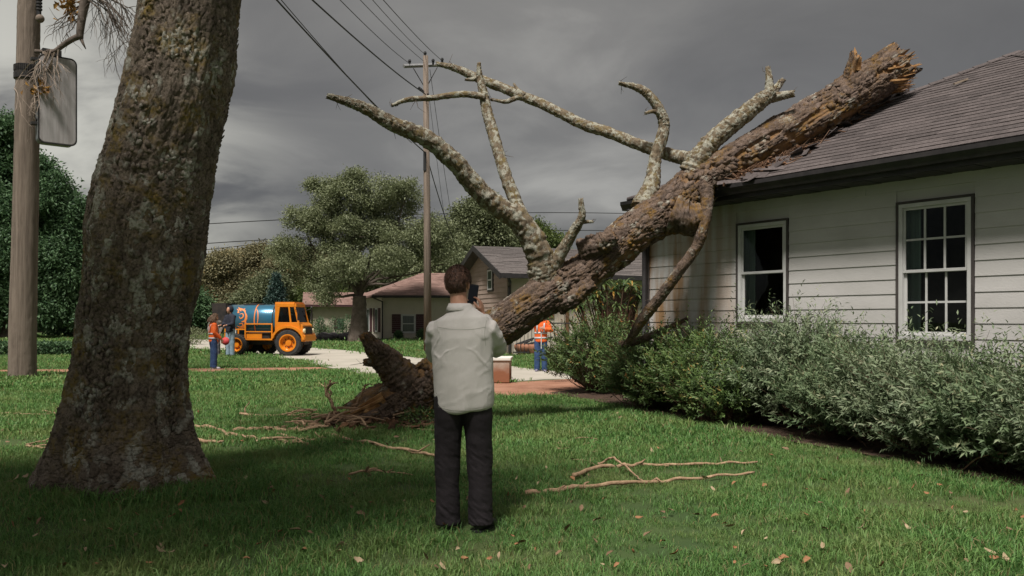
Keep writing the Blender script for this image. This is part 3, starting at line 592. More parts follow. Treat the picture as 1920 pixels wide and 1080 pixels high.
# the long limb reaching out to the left
bough([(1022, 530, 11.9, 32), (1005, 470, 11.85, 26), (965, 410, 11.7, 22), (905, 362, 11.5, 19), (850, 305, 11.3, 17.5), (795, 262, 11.1, 16), (735, 230, 11.0, 13.5), (680, 205, 10.9, 10), (640, 191, 10.85, 7), (614, 183, 10.8, 4)], 21, nr=64, amp=.016, cell=.05)
bough([(990, 430, 11.85, 14), (965, 375, 12.1, 12.5), (935, 290, 12.3, 11), (912, 215, 12.5, 10), (903, 168, 12.6, 8), (900, 122, 12.6, 3)], 22, 0.35)
bough([(908, 180, 12.5, 7), (880, 178, 12.5, 6), (820, 184, 12.4, 5.5), (770, 188, 12.3, 4.5), (736, 201, 12.3, 2.5)], 23, 0.35, amp=.008)
bough([(1330, 300, 11.4, 20), (1290, 296, 11.5, 14), (1235, 282, 11.8, 11.5), (1160, 256, 12.2, 10.5), (1080, 226, 12.6, 10), (1010, 192, 12.9, 9.5), (960, 170, 13.1, 9), (905, 150, 13.3, 8.5), (858, 130, 13.4, 6.5), (822, 120, 13.5, 4)], 24, nr=48, jag=.12)
bough([(985, 180, 13.0, 6), (968, 186, 13.0, 5), (948, 193, 12.9, 4), (922, 188, 12.9, 2)], 25, 1.52, amp=.006)
bough([(985, 182, 13.0, 6), (972, 170, 13.05, 4), (966, 158, 13.1, 2)], 26, 1.52, amp=.005)
bough([(900, 148, 13.3, 6), (885, 150, 13.3, 4), (874, 149, 13.2, 2)], 27, 1.52, amp=.005)
bough([(1205, 390, 11.75, 24), (1222, 345, 11.85, 16), (1229, 300, 11.95, 11.5), (1244, 245, 12.0, 11), (1240, 215, 12.0, 10), (1222, 184, 12.0, 8.5), (1198, 166, 12.0, 7), (1162, 157, 12.0, 3)], 28, nr=48, wander=.01)
bough([(1238, 210, 12.0, 5), (1225, 206, 11.95, 4), (1211, 212, 11.9, 2.5)], 29, 0.9, amp=.005)
bough([(1300, 330, 11.4, 30), (1330, 275, 11.35, 19), (1370, 238, 11.3, 17.5), (1415, 196, 11.25, 16), (1445, 176, 11.2, 13)], 30, nr=56, amp=.015, cell=.045)
bough([(1440, 180, 11.22, 10), (1465, 178, 11.15, 8), (1489, 176, 11.1, 6)], 31, 1.5); bough([(1440, 182, 11.22, 11), (1442, 155, 11.25, 7), (1441, 131, 11.3, 4)], 32, 1.5); bough([(1442, 176, 11.25, 9), (1456, 162, 11.35, 6.5), (1467, 150, 11.4, 5)], 33, 1.5)
bough([(1030, 505, 11.85, 16), (1058, 462, 11.7, 11), (1078, 428, 11.6, 9), (1088, 408, 11.55, 7), (1087, 376, 11.5, 4)], 34, 0.4)
bough([(1085, 415, 11.55, 5), (1097, 414, 11.5, 4), (1110, 415, 11.5, 2)], 35, 0.5, amp=.005)
# hanging limb down to the shrubs
bough([(1322, 350, 11.1, 15), (1327, 385, 11.0, 11), (1319, 430, 10.95, 10.5), (1302, 470, 11.0, 10), (1270, 515, 11.1, 10), (1237, 560, 11.3, 10), (1205, 600, 11.5, 10), (1180, 640, 11.7, 6)], 36, 1.4, mat=B2, nr=44)
bough([(1160, 650, 13.2, 8), (1190, 640, 13.1, 7), (1235, 622, 13.0, 6), (1286, 600, 12.9, 3)], 46, .4, mat=B2)
# stubs
bough([(1575, 190, 11.5, 16), (1592, 150, 11.4, 12), (1602, 112, 11.35, 11)], 37, mat=B2, jag=.14, amp=.02, wf=.5)
bough([(775, 730, 12.05, 42), (745, 700, 12.0, 33), (722, 672, 11.9, 25), (704, 652, 11.8, 18), (690, 634, 11.75, 9)], 38, mat=B2, amp=.03, cell=.06, asp=2, jag=.12, nr=70)
bough([(722, 690, 11.9, 12), (702, 678, 11.85, 9), (683, 678, 11.8, 6)], 39, mat=B2, jag=.05)
bough([(1262, 400, 11.3, 38), (1292, 410, 11.25, 34), (1318, 405, 11.2, 20)], 40, mat=B2, nr=60, amp=.03, cell=.08, asp=2, lump=.3)
bough([(1090, 470, 11.75, 24), (1130, 455, 11.6, 20), (1150, 440, 11.55, 12)], 41, mat=B2, nr=60, amp=.03, cell=.08, asp=2.5, lump=.3)
bough([(1045, 572, 11.8, 16), (1068, 560, 11.7, 17), (1110, 532, 11.65, 13)], 42, mat=B2, nr=60, amp=.03, cell=.08, asp=2.5, lump=.3)
# splinters at the two torn ends
rs = np.random.RandomState(3)
def splinters(c, r, d, n, ln, seed):
    rs = np.random.RandomState(seed); mb = MB(); d = np.array(d)/np.linalg.norm(d)
    for k in range(n):
        a = rs.rand()*6.28; u = np.cross(d, (0, 1, 0)); u /= np.linalg.norm(u); w = np.cross(d, u); p = np.array(c)+(u*math.cos(a)+w*math.sin(a))*r*(.45+.5*rs.rand())
        e = p+d*ln*(.3+rs.rand())+rs.randn(3)*ln*.14; s = .02+.035*rs.rand(); mid = (p+e)/2+rs.randn(3)*.02
        mb.tube([p-d*.15, mid, e], [s*1.3, s, .004], 5, ry=[s*.5, s*.4, .003])
    return mb.build('splinter', M['splinter'], ft, world=True)
splinters(trunk_pts[-1], trunk_r[-1], trunk_pts[-1]-trunk_pts[-3], 46, .32, 1)
splinters(trunk_pts[-1]-np.array([.02, .05, .12]), trunk_r[-1], np.array([1, 0, .1]), 26, .3, 5)
splinters(trunk_pts[0]+np.array([.05, -.05, .05]), trunk_r[0]*.9, np.array([-.8, 0, -.42]), 44, .5, 2)
splinters(at(1602, 112, 11.35+1.6), .07, np.array([.1, 0, 1]), 10, .12, 3)

# fine dead twiglets on the bare limbs
rs = np.random.RandomState(19); mb = MB()
for px_, py_, Y_, sh_ in ((640, 190, 10.9, .35), (735, 228, 11, .35), (850, 303, 11.3, .35), (905, 170, 12.6, .35), (912, 215, 12.5, .35), (780, 187, 12.3, .35), (745, 198, 12.3, .35), (940, 290, 12.3, .35), (860, 132, 13.4, 1.5), (835, 124, 13.5, 1.5), (960, 168, 13.1, 1.5), (925, 188, 12.9, 1.5), (1080, 226, 12.6, 1.5), (1165, 158, 12, .9), (1243, 240, 12, .9), (1212, 210, 12, .9), (1455, 170, 11.2, 1.5), (1480, 178, 11.1, 1.5), (1442, 140, 11.3, 1.5), (1465, 152, 11.3, 1.5), (1088, 395, 11.5, .5), (1108, 415, 11.5, .5), (1310, 400, 11, 1.45), (1290, 490, 11, 1.45), (1235, 560, 11.2, 1.45), (700, 655, 11.8, 0), (690, 678, 11.8, 0)):
    for k in range(2):
        p = at(px_+rs.randn()*2.5, py_+rs.randn()*1.2, Y_+sh_); d = unit(rs.randn(1, 3)+np.array([[0, 0, -.2]]))[0]; L_ = .05+.16*rs.rand(); a = p+d*L_*.5+rs.randn(3)*.02; e_ = a+d*L_*.5+rs.randn(3)*.04; mb.tube([p, a, e_], [.006, .004, .002], 4, cap=False)
        if rs.rand() < .5: mb.tube([a, a+unit(rs.randn(1, 3))[0]*L_*.5], [.003, .0015], 3, cap=False)
mb.build('twigs', B5, ft, world=True)['kind'] = 'stuff'
# ================================================================ POLES AND WIRES
pb = gr(42, 711)
pole = thing('utility_pole', 'thick weathered wooden pole standing beside the old tree with a grey box strapped to it', 'utility pole', pb)
pp = [at(42, 722, 20.7), at(43, 600, 20.7), at(49, 350, 20.7), at(53, 100, 20.7), at(56, -60, 20.7), at(58, -200, 20.7)]
limb_obj('post', M['pole'], pole, pts=pp, rad=[.305, .295, .275, .25, .24, .235], step=.08, nr=48, amp=.012, cell=.06, asp=14, seed=90, lump=.015)
s = MB(); s.tube([at(52, 150, 20.7), at(52.3, 124, 20.7)], .285, 24); bs = s.build('strap', M['darkmetal'], pole, world=True)
for k in range(40):
    a = k*2*math.pi/40; c = at(52, 137, 20.7); m_ = MB(); d = np.array([math.cos(a), math.sin(a), 0])*.29; u = np.array([-math.sin(a), math.cos(a), 0])
    for zc, sg in ((-.09, 1), (.09, -1)): m_.tube([c+d+u*.02+np.array([0, 0, zc-.07]), c+d-u*.02*sg+np.array([0, 0, zc+.07])], .014, 5)
    m_.build('webbing', M['darkmetal'], bs, world=True)
cdt = MB(); cdt.tube([at(73.5, -60, 20.4), at(73, 15, 20.4), at(73, 30, 20.4)], .055, 8); cdt.build('conduit', M['wire'], pole, world=True)
for k in range(7): q = MB(); q.tube([at(73.5, -20+k*6, 20.4), at(73.4, -17+k*6, 20.4)], .07, 10); q.build('conduit_clip', M['darkmetal'], pole, world=True)
q = MB(); q.ball(at(75, 35, 20.35), .1, .1, .1); q.build('conduit_cap', M['pole'], pole, smooth=True, world=True)
bxc = at(105, 191, 20.2)
box = thing('pole_box', 'rust-streaked pale grey metal box hanging on the thick wooden pole under the snagged branch', 'box', bxc+np.array([0, 0, -1.1]), R(40))
def rounded(w, h, r, n=6):
    P = []
    for cx, cz, a0 in ((w/2-r, h/2-r, 0), (-w/2+r, h/2-r, 90), (-w/2+r, -h/2+r, 180), (w/2-r, -h/2+r, 270)):
        P += [(cx+r*math.cos(R(a0+90*i/n)), cz+r*math.sin(R(a0+90*i/n))) for i in range(n+1)]
    return P
pr = rounded(.80, 2.05, .13); mb = MB(); mb.prism([(x, -.16, z+1.1) for x, z in pr], (0, .34, 0)); mb.build('body', pm('dull_blue_grey_metal', rgb(.13, .14, .145), rgb(.2, .21, .21), 3, .5, .1), box, bevel=.02)
mb = MB(); mb.prism([(x*.97, -.185, z*.985+1.1) for x, z in pr], (0, .02, 0)); fo = mb.build('front_panel', pm('streaked_pale_panel', rgb(.40, .375, .37), rgb(.26, .235, .225), 2.2, .5, .1, stretch=(5, 5, .35), lo=.4, hi=.72), box, bevel=.008)
mb = MB(); pr2 = rounded(.80, 2.05, .13, 8); mb.tube([(x, -.175, z+1.1) for x, z in pr2+[pr2[0]]], .018, 6); mb.build('rim', M['darkmetal'], box)
MB().box(-.19, -.165, -.2, -.185, 1.72, 1.86).build('latch', M['darkmetal'], box)
mb = MB(); mb.box(-.52, -.36, -.05, .1, 2.0, 2.06); mb.box(-.52, -.36, -.05, .1, .5, .56); mb.box(-.3, .1, -.1, .1, 2.12, 2.3); mb.build('bracket', M['darkmetal'], box)
for x in (-.38, -.38):
    pass
for z_ in (.62, .88): q = MB(); q.tube([(-.38, .0, z_), (-.43, .0, z_)], .045, 8); q.build('knob', M['darkmetal'], box)
# snagged dead branch
sn = at(95, 100, 20.0)
snag = thing('hanging_branch', 'dead twiggy branch snagged on top of the grey pole box, brown leaves still on it', 'branch', sn)
def S(px, py, Y=20.0): return at(px, py, Y)
mb = MB(); mb.tube(smooth_path([S(168, -40), S(160, 0), S(154, 30), S(150, 62), S(151, 72)], 14), list(np.linspace(.13, .07, 14)), 8)
mb.tube(smooth_path([S(153, 66), S(135, 74), S(118, 85), S(106, 94), S(96, 98)], 14), list(np.linspace(.075, .05, 14)), 8)
mb.tube([S(151, 70), S(156, 82), S(161, 92)], [.05, .03, .01], 6); mb.tube([S(66, 96), S(80, 97), S(104, 94)], [.05, .04, .03], 6)
mb.build('branch', B5, snag, smooth=True, world=True)
rs = np.random.RandomState(5); mb = MB()
def twig(p, d, ln, r, depth, grav=.5):
    p = np.array(p); pts = [p]; 
    for k in range(5): d = unit((d+rs.randn(3)*.22+np.array([0, 0, -grav*.25]))[None])[0]; p = p+d*ln/5; pts.append(p)
    mb.tube(pts, list(np.linspace(r, r*.45, 6)), 4, cap=False)
    if depth:
        for k in range(3): i = rs.randint(1, 6); twig(pts[i], unit((d+rs.randn(3)*.6)[None])[0], ln*.6, r*.6, depth-1, grav)
for k in range(15): twig(S(150+rs.rand()*22, -25+rs.rand()*28), unit(np.array([[.7+rs.rand(), rs.randn()*.3, .2-rs.rand()*.6]]))[0], .9+rs.rand()*.5, .016, 2, .9)
for k in range(9): twig(S(153-rs.rand()*10, 5+rs.rand()*30), unit(np.array([[-.7-rs.rand(), rs.randn()*.3, -.6]]))[0], .5+rs.rand()*.5, .013, 1, .9)
mb.build('twigs', B5, snag, world=True)
mb = MB()
for k in range(12): twig(S(80+rs.rand()*32, 92+rs.rand()*8, 19.9), unit(np.array([[-.4+rs.randn()*.35, rs.randn()*.2, -1]]))[0], .6+rs.rand()*.6, .018, 2, .8)
mb.build('dead_twigs', pm('bleached_twigs', rgb(.26, .20, .155), rgb(.36, .29, .24), 10, .9), snag, world=True)
C = np.vstack([S(128, 6)+rs.randn(60, 3)*[.13, .12, .14], S(134, 28)+rs.randn(16, 3)*[.07, .06, .07], S(76, 170, 19.8)+rs.randn(26, 3)*[.15, .06, .06]]); nn = len(C)
V, Fc, tt = kites(C, unit(rs.randn(nn, 3)), unit(rs.randn(nn, 3)), .17, .1, .3); LF['brown'] = leafmat('dead_hanging_leaves', rgb(.16, .08, .02), rgb(.36, .20, .05), .3)
put('leaves', mesh_np('leaves', V-np.array(root_loc(snag)), Fc, LF['brown'], False, {'tint': tt}), snag)

p2 = gr(802, 662)
pole2 = thing('utility_pole', 'slim utility pole with one crossarm rising behind the man photographing', 'utility pole', p2)
mb = MB(); mb.tube([(p2[0], p2[1], -.1), (p2[0]-.02, p2[1], 5), at(798, 105, p2[1])], [.17, .15, .11], 14); mb.build('post', M['pole'], pole2, smooth=True, world=True)
Y2 = p2[1]
ca = MB(); a_, b_ = at(757, 124, Y2-.4), at(836, 121, Y2+1.2); d = (b_-a_)/np.linalg.norm(b_-a_); ca.tube([a_, b_], .085, 4, hint=(0, 0, 1)); ca.build('crossarm', pm('grey_wood', rgb(.16, .16, .165), rgb(.25, .25, .25), 8, .9), pole2, world=True)
br = MB(); br.tube([at(775, 128, Y2-.2), at(797, 165, Y2)], .02, 5); br.tube([at(820, 126, Y2+.6), at(799, 165, Y2)], .02, 5); br.build('brace', M['darkmetal'], pole2, world=True)
for (x, y) in ((768, 118), (797, 103), (812, 117), (829, 115)):
    q = MB(); c = at(x, y, Y2); q.tube([c+np.array([0, 0, -.1]), c+np.array([0, 0, .06])], [.04, .06], 8); q.tube([c+np.array([0, 0, .06]), c+np.array([0, 0, .14])], [.075, .05], 8); q.build('insulator', M['wire'], pole2, world=True)
q = MB(); 
for k in range(6): q.ball(at(786+k*3, 165+k*2.4, Y2-.05), .06, .06, .06, 8, 6)
q.box(*(lambda c: (c[0]-.06, c[0]+.06, c[1]-.16, c[1]-.1, c[2]-.7, c[2]+.1))(at(797, 290, Y2))); q.build('clamp', M['wire'], pole2, world=True)
def wire(p, q, r, sag, lab, n=14, r2=None):
    p, q = np.array(p), np.array(q); pts = []
    for i in range(n+1): t = i/n; x = p*(1-t)+q*t; x[2] -= sag*4*t*(1-t); pts.append(x)
    mb = MB(); mb.tube(pts, list(np.linspace(r, r2 or r, n+1)), 5); o = mb.build('power_line', M['wire'], world=True, loc=tuple(q)); tag(o, lab, 'power line', 'overhead lines'); return o
YN = 12.
for (x0, y0, x1, y1, r, lab, sg) in ((510, -10, 797, 286, .024, 'lowest thick cable from upper left, passing behind the long left limb', .12), (502, -30, 772, 268, .013, 'thin line just under the lowest thick cable at the upper left', .12),
        (575, -10, 797, 176, .024, 'thick cable reaching the slim pole at the clamp below its crossarm', .1), (628, -10, 768, 119, .012, 'thin line ending on the left tip of the slim pole crossarm', .08), (668, -8, 794, 114, .010, 'thin line meeting the slim pole just under its top', .06),
        (690, -10, 797, 102, .010, 'thin line ending on the insulator at the very top of the slim pole', .06), (710, -10, 828, 113, .012, 'uppermost thin line, ending right of the slim pole above the mossy branch tip', .06)):
    a = at(x0, y0, YN+4); b = at(x1, y1, Y2-.1); wire(b, a, r, sg, lab, r2=r*.75)
wire(at(800, 292, Y2), at(858, 470, Y2+14), .022, .25, 'dark cable dropping from the slim pole towards the tan house'); wire(at(806, 130, Y2), at(852, 440, Y2+10), .011, .2, 'faint stay wire falling to the right of the slim pole')
wire(at(803, 168, Y2), at(835, 420, Y2+8), .009, .12, 'faint inner wire close beside the slim pole')
wire(at(100, 440, 90), at(1300, 404, 130), .05, -1.2, 'upper distant line behind the spreading tree'); wire(at(100, 478, 90), at(1300, 436, 130), .05, -1.2, 'lower distant line behind the spreading tree'); wire(at(100, 500, 95), at(640, 440, 120), .045, 0, 'third and lowest distant line at the left, low above the far trees')

# ================================================================ FAR HOUSES
def gutter_box(mb, x0, x1, y, z): mb.box(x0, x1, y-.12, y, z-.14, z)
def small_window(parent, x0, x1, z0, z1, y, fr, dark=True, rot=None, shutters=None, nx=1, trimm=None):
    f = MB(); t = .07; 
    mk = (lambda a, b, c, d, e, g: (a, b, c, d, e, g))
    def B(mb, a, b, c, d, e, g): mb.box(a, b, y+c, y+d, e, g)
    B(f, x0-t, x1+t, -.05, .02, z1, z1+t); B(f, x0-t, x1+t, -.05, .02, z0-t, z0); B(f, x0-t, x0, -.05, .02, z0, z1); B(f, x1, x1+t, -.05, .02, z0, z1)
    w = f.build('window', trimm or fr, parent); g = MB(); u = .05; zm = (z0+z1)/2; B(g, x0, x0+u, -.03, .02, z0, z1); B(g, x1-u, x1, -.03, .02, z0, z1); B(g, x0+u, x1-u, -.03, .02, z0, z0+u); B(g, x0+u, x1-u, -.03, .02, z1-u, z1); B(g, x0+u, x1-u, -.03, .02, zm-u/2, zm+u/2)
    g.build('frame', fr, w)
    for a, b in ((z0+u, zm-u/2), (zm+u/2, z1-u)): q = MB(); B(q, x0+u, x1-u, -.012, -.004, a, b); q.build('pane', M['glass2'], w)
    if shutters:
        for sx in (x0-t-shutters, x1+t):
            for k in range(10): q = MB(); h = (z1-z0+2*t)/10; B(q, sx+.01, sx+shutters-.01, -.05, -.01, z0-t+k*h+.008, z0-t+(k+1)*h-.002); q.build('louvre', M['maroon'], w)
    return w
M['glass2'] = pm('dark_far_glass', rgb(.03, .045, .042), rgb(.07, .09, .08), 3, .12, 0, spec=.6, stretch=(4, 4, .3))
def shingled(parent, roof, p0, ux, us, Lx, Ls, ex, wd, mat, cut=None, lim=300, name='shingle'):
    """courses of shingles on a plane: p0 corner at the eave, ux along the eave, us up the slope"""
    p0, ux, us = map(np.array, (p0, ux, us)); nn_ = np.cross(ux, us); nn_ = nn_/np.linalg.norm(nn_); tl = []
    for i in range(int(Ls/ex)):
        x = -random.random()*wd; a, b = (cut(i*ex) if cut else (0, Lx))
        while x < b:
            w_ = wd*random.uniform(.8, 1.2); x0, x1 = max(x, a), min(x+w_, b)
            if x1-x0 > .05:
                q = [p0+ux*u+us*s_+nn_*h for h in (.004, .02+random.random()*.012) for u, s_ in ((x0, i*ex-.02), (x1, i*ex-.02), (x1, i*ex+ex), (x0, i*ex+ex))]
                for j in (6, 7): q[j] = q[j]-nn_*.012
                tl.append(q)
            x += w_
    for q in tl[:lim]: MB().add(q, BOXF).build(name, mat, roof)
    if len(tl) > lim:
        m_ = MB()
        for q in tl[lim:]: m_.add(q, BOXF)
        o = m_.build('shingle_field', mat, roof); o['kind'] = 'stuff'
# --- tan gabled house behind the fallen trunk
h2a = R(20); b2 = np.array([(952-HX)/F*34.6, 34.6, 0]); h2 = thing('tan_house', 'tan gabled house with dark grey roof and brown trim, seen behind the fallen trunk', 'house', b2, h2a)
W2, L2, E2, AP = 6.1, 12.0, 3.45, 4.62    # x along the long side, y into the house
mb = MB(); mb.box(0.0, L2, 0, .2, 0, E2); mb.box(.2, L2, W2-.2, W2, 0, E2); mb.build('wall', M['cream'], h2)
gw = MB(); gw.prism([(0, .0, 0), (0, W2, 0), (0, W2, E2), (0, W2/2, AP-.15), (0, .0, E2)], (.18, 0, 0)); gw.build('gable_wall', M['tan'], h2)
zz_ = 1.75
while zz_ < AP-.25:
    hw = W2/2 if zz_ < E2 else W2/2*(AP-.15-zz_)/(AP-.15-E2); 
    hw2 = W2/2 if zz_+.2 < E2 else max(.02, W2/2*(AP-.15-zz_-.2)/(AP-.15-E2))
    y0, y1, y2, y3 = W2/2-hw, W2/2+hw, W2/2+hw2, W2/2-hw2
    q = MB(); q.add([(-.035, y0, zz_), (-.035, y1, zz_), (0, y1, zz_), (0, y0, zz_), (-.012, y3, zz_+.195), (-.012, y2, zz_+.195), (0, y2, zz_+.195), (0, y3, zz_+.195)], [(0, 1, 2, 3), (4, 7, 6, 5), (0, 4, 5, 1), (1, 5, 6, 2), (2, 6, 7, 3), (3, 7, 4, 0)]); q.build('plank', M['tan'], h2); zz_ += .2
q = MB(); q.box(-.10, -.0, -.02, W2, 1.5, 1.76); q.build('trim_band', pm('pale_green_trim', rgb(.42, .45, .41), rgb(.5, .52, .48), 4, .6), h2)
for k in range(26): y_ = .15+k*.19; MB().box(-.05-.02*(k % 2), -.0, y_, y_+.17, .2, 1.49).build('curtain_panel', M['curtain'], h2)
w = MB(); w.box(-.07, 0, 1.7, 2.45, 2.62, 3.62); wo = w.build('window', M['trim'], h2); q = MB(); q.box(-.09, -.07, 1.77, 1.83, 2.69, 3.55); q.box(-.09, -.07, 2.32, 2.38, 2.69, 3.55); q.box(-.09, -.07, 1.83, 2.32, 2.69, 2.75); q.box(-.09, -.07, 1.83, 2.32, 3.49, 3.55); q.box(-.09, -.07, 1.83, 2.32, 3.09, 3.15); q.build('frame', M['frame'], wo)
MB().box(-.078, -.072, 1.83, 2.32, 2.75, 3.49).build('pane', M['glass2'], wo)
rf2 = MB(); o1, o2 = .55, .5; sl2 = (AP-E2)/(W2/2); zr = AP; ze = E2-sl2*o1+.02
for sgn in (0, 1):
    ya, yb = (-o1, W2/2) if not sgn else (W2+o1, W2/2); rf2.prism([(-o2, ya, ze), (-o2, yb, zr+.02), (-o2, yb, zr-.13), (-o2, ya, ze-.15)], (L2+2*o2, 0, 0))
r2 = rf2.build('roof', M['trim'], h2)
us = np.array([0, W2/2+o1, zr+.02-ze]); sL = np.linalg.norm(us); shingled(h2, r2, (-o2, -o1, ze), (1, 0, 0), us/sL, L2+2*o2, sL, .2, .55, M['shingle2'])
for sgn in (0, 1): q = MB(); ya, yb = (-o1, W2/2) if not sgn else (W2+o1, W2/2); q.prism([(-o2-.04, ya, ze+.03), (-o2-.04, yb, zr+.05), (-o2-.04, yb, zr-.2), (-o2-.04, ya, ze-.22)], (.035, 0, 0)); q.build('bargeboard', M['gutter'], h2)
q = MB(); q.box(-o2, L2, -o1-.13, -o1+.02, ze-.18, ze+.0); q.build('gutter', M['gutter'], h2)
q = MB(); q.tube([(-.2, -o1-.05, ze-.15), (-.1, -o1, ze-.35), (.06, -.06, ze-.5), (.06, -.06, .1)], .06, 8); q.build('downspout', M['gutter'], h2)
small_window(h2, .75, 1.95, 1.55, 2.55, 0, M['wood_trim']); 
d_ = MB(); d_.box(3.9, 5.9, -.06, 0, .0, 2.7); dd = d_.build('door', M['wood_trim'], h2); MB().box(4.05, 5.75, -.08, -.061, .1, 2.55).build('door_panel', pm('dark_red_door', rgb(.05, .02, .014), rgb(.08, .03, .02), 4, .5), dd)
for k, x_ in enumerate((2.2, 2.55, 2.95, 3.3, 3.6)): MB().box(x_, x_+(.12 if k % 2 else .26), -.08, 0, .1, 2.3).build('panel', M['wood_trim'] if k % 2 else M['plaster'], h2)
MB().box(6.2, 6.32, -.6, -.48, 0, 2.9).build('post', M['trim'], h2)
# iron railing in front of it
f0, f1 = gr(962, 668), gr(1095, 668); fn = thing('iron_railing', 'thin dark iron railing on the terrace of the tan house behind the worker', 'railing', f0); Lf = f1[0]-f0[0]
for zc in (.15, 1.28): MB().box(0, Lf, -.02, .02, zc-.02, zc+.03).build('rail', M['darkmetal'], fn)
for k in range(20): x_ = Lf*k/19; MB().box(x_-.012, x_+.012, -.012, .012, .0, 1.28).build('baluster', M['darkmetal'], fn)
def pot(px, py, w_, lab):
    c = gr(px, py); o = MB(); o.tube([(0, 0, 0), (0, 0, .05), (0, 0, .3), (0, 0, .42), (0, 0, .46)], [w_*.55, w_*.7, w_, w_*1.02, w_*.9], 18); b = o.build('planter', M['terracotta'], loc=tuple(c), smooth=True); tag(b, lab, 'planter', 'terracotta planters'); return b
M['terracotta'] = pm('terracotta', rgb(.26, .11, .06), rgb(.34, .16, .10), 4, .85, .2)
pot(988, 667, .5, 'larger terracotta planter standing by the railing beside the right-hand worker'); pot(1004, 668, .28, 'smaller terracotta planter tucked against the right-hand worker')
c = gr(990, 667); mb = MB(); rs = np.random.RandomState(9)
for k in range(7): a = np.array([c[0]-.5+rs.rand(), c[1]-.2, .46]); mb.tube([a, a+np.array([.5+rs.rand()*.4, 0, .12+rs.rand()*.25])], .03, 6)
o = mb.build('garden_hose_heap', M['wire'], world=True, loc=tuple(c)); tag(o, 'heap of dark sticks lying across the terracotta planter', 'sticks')
# --- cream hip-roofed house with maroon shutters
h3 = thing('cream_house', 'low cream house with reddish hip roof and maroon shutters beside the spreading tree', 'house', ((716-HX)/F*57.5, 57.5, 0), R(4))
MB().box(0, 9, 0, .2, 0, 2.95).build('wall', M['cream'], h3)
q = MB(); q.prism([(0, .2, 0), (-2.2, 5.5, 0), (-2.2, 5.5, 2.95), (0, .2, 2.95)], (.2, 0, 0)); q.build('side_wall', M['cream'], h3)
q = MB(); zE3 = 3.02; e3 = [(-.6, -.55, zE3), (9.5, -.55, zE3), (9.5, 8, zE3), (-2.8, 6.5, zE3)]; ap3 = [(2.6, 3.6, 4.75), (7.5, 3.8, 4.75)]; q.add([*e3, *ap3, *[(a, b, c_-.12) for a, b, c_ in e3]], [(0, 1, 5, 4), (1, 2, 5), (2, 3, 4, 5), (3, 0, 4), (6, 9, 8, 7), (0, 6, 7, 1), (1, 7, 8, 2), (2, 8, 9, 3), (3, 9, 6, 0)]); r3 = q.build('roof', M['red_shingle'], h3)
us = np.array([0, 4.15, 1.73]); sL = np.linalg.norm(us); shingled(h3, r3, (-.6, -.55, zE3), (1, 0, 0), us/sL, 10.1, sL, .24, .8, M['red_shingle'], cut=lambda s_: (3.2*s_/sL, 10.1-2.0*s_/sL), lim=300)
MB().box(-.62, 9.5, -.7, -.55, zE3-.16, zE3).build('gutter', M['gutter'], h3)
q = MB(); q.tube([(-.55, -.6, zE3-.14), (.04, -.1, zE3-.4), (.04, -.1, .1)], .05, 6); q.build('downspout', M['gutter'], h3)
small_window(h3, 1.35, 2.2, .55, 1.7, 0, M['frame'], shutters=.62)
for yy, xx in ((1.1, -.44), (3.0, -1.25)):
    q = MB(); v = np.array([-2.2, 5.3, 0]); v /= np.linalg.norm(v); nv = np.array([-v[1], v[0], 0]); 
    for nm, a_, b_, m_, t_ in (('shutter', -.75, -.35, M['maroon'], .06), ('window', -.25, .3, M['frame'], .07), ('pane', -.17, .22, M['glass2'], .075), ('shutter', .38, .75, M['maroon'], .06)):
        c = np.array([0, .2, 0])+v*(yy); z0, z1 = (.55, 2.2) if nm != 'pane' else (.65, 2.1); p0 = c+v*a_+np.array([0, 0, z0]); p1 = c+v*b_+np.array([0, 0, z0])
        q = MB(); q.prism([p0, p1, p1+np.array([0, 0, z1-z0]), p0+np.array([0, 0, z1-z0])], nv*t_); q.build(nm, m_, h3)
# --- low beige house with the red-brown gable, at the left of the spreading tree
h4 = thing('beige_house', 'small beige house with rusty red roof between the orange truck and the spreading tree', 'house', ((582-HX)/F*78, 78, 0), R(12))
MB().box(0, 6, 0, .2, 0, 2.9).build('wall', M['plaster'], h4); q = MB(); q.prism([(0, .2, 0), (0, 4.4, 0), (0, 4.4, 2.9), (0, 2.2, 3.8), (0, .2, 2.9)], (-.0, 0, 0)) if 0 else q.prism([(0, 0, 0), (0, 4.4, 0), (0, 4.4, 2.9), (0, 2.2, 3.8), (0, 0, 2.9)], (.15, 0, 0)); q.build('gable_wall', M['cream'], h4)
q = MB(); 
for sgn in (0, 1): ya, yb = (-.6, 2.2) if not sgn else (5.0, 2.2); q.prism([(-.7, ya, 2.72), (-.7, yb, 3.95), (-.7, yb, 3.8), (-.7, ya, 2.57)], (7.4, 0, 0))
r4 = q.build('roof', M['maroon'], h4); us = np.array([0, 2.8, 1.23]); sL = np.linalg.norm(us); shingled(h4, r4, (-.7, -.6, 2.74), (1, 0, 0), us/sL, 7.4, sL, .3, 1.0, M['red_shingle'])
q = MB(); q.tube([(.1, -.6, 2.55), (.12, -.08, 2.2), (.12, -.08, .1)], .06, 6); q.build('downspout', M['gutter'], h4)
MB().box(2.1, 3.0, -.06, 0, .55, 1.5).build('window', M['maroon'], h4); MB().box(2.45, 2.95, -.08, -.06, .6, 1.45).build('window', M['glass2'], h4); MB().box(-.06, 0, .6, 1.6, .7, 2.0).build('window', M['glass2'], h4)
q = MB(); q.box(4.1, 5.6, -1.5, -.0, 2.3, 2.55); q.build('porch_roof', M['trim'], h4); MB().box(4.15, 4.35, -1.45, -1.25, 0, 2.3).build('post', M['cream'], h4); MB().box(4.5, 5.3, -.08, 0, 0, 2.1).build('door', M['maroon'], h4)
h5 = thing('brown_roof_house', 'distant house, only a piece of its brown roof showing over the truck tank', 'house', ((486-HX)/F*105, 105, 0), R(30))
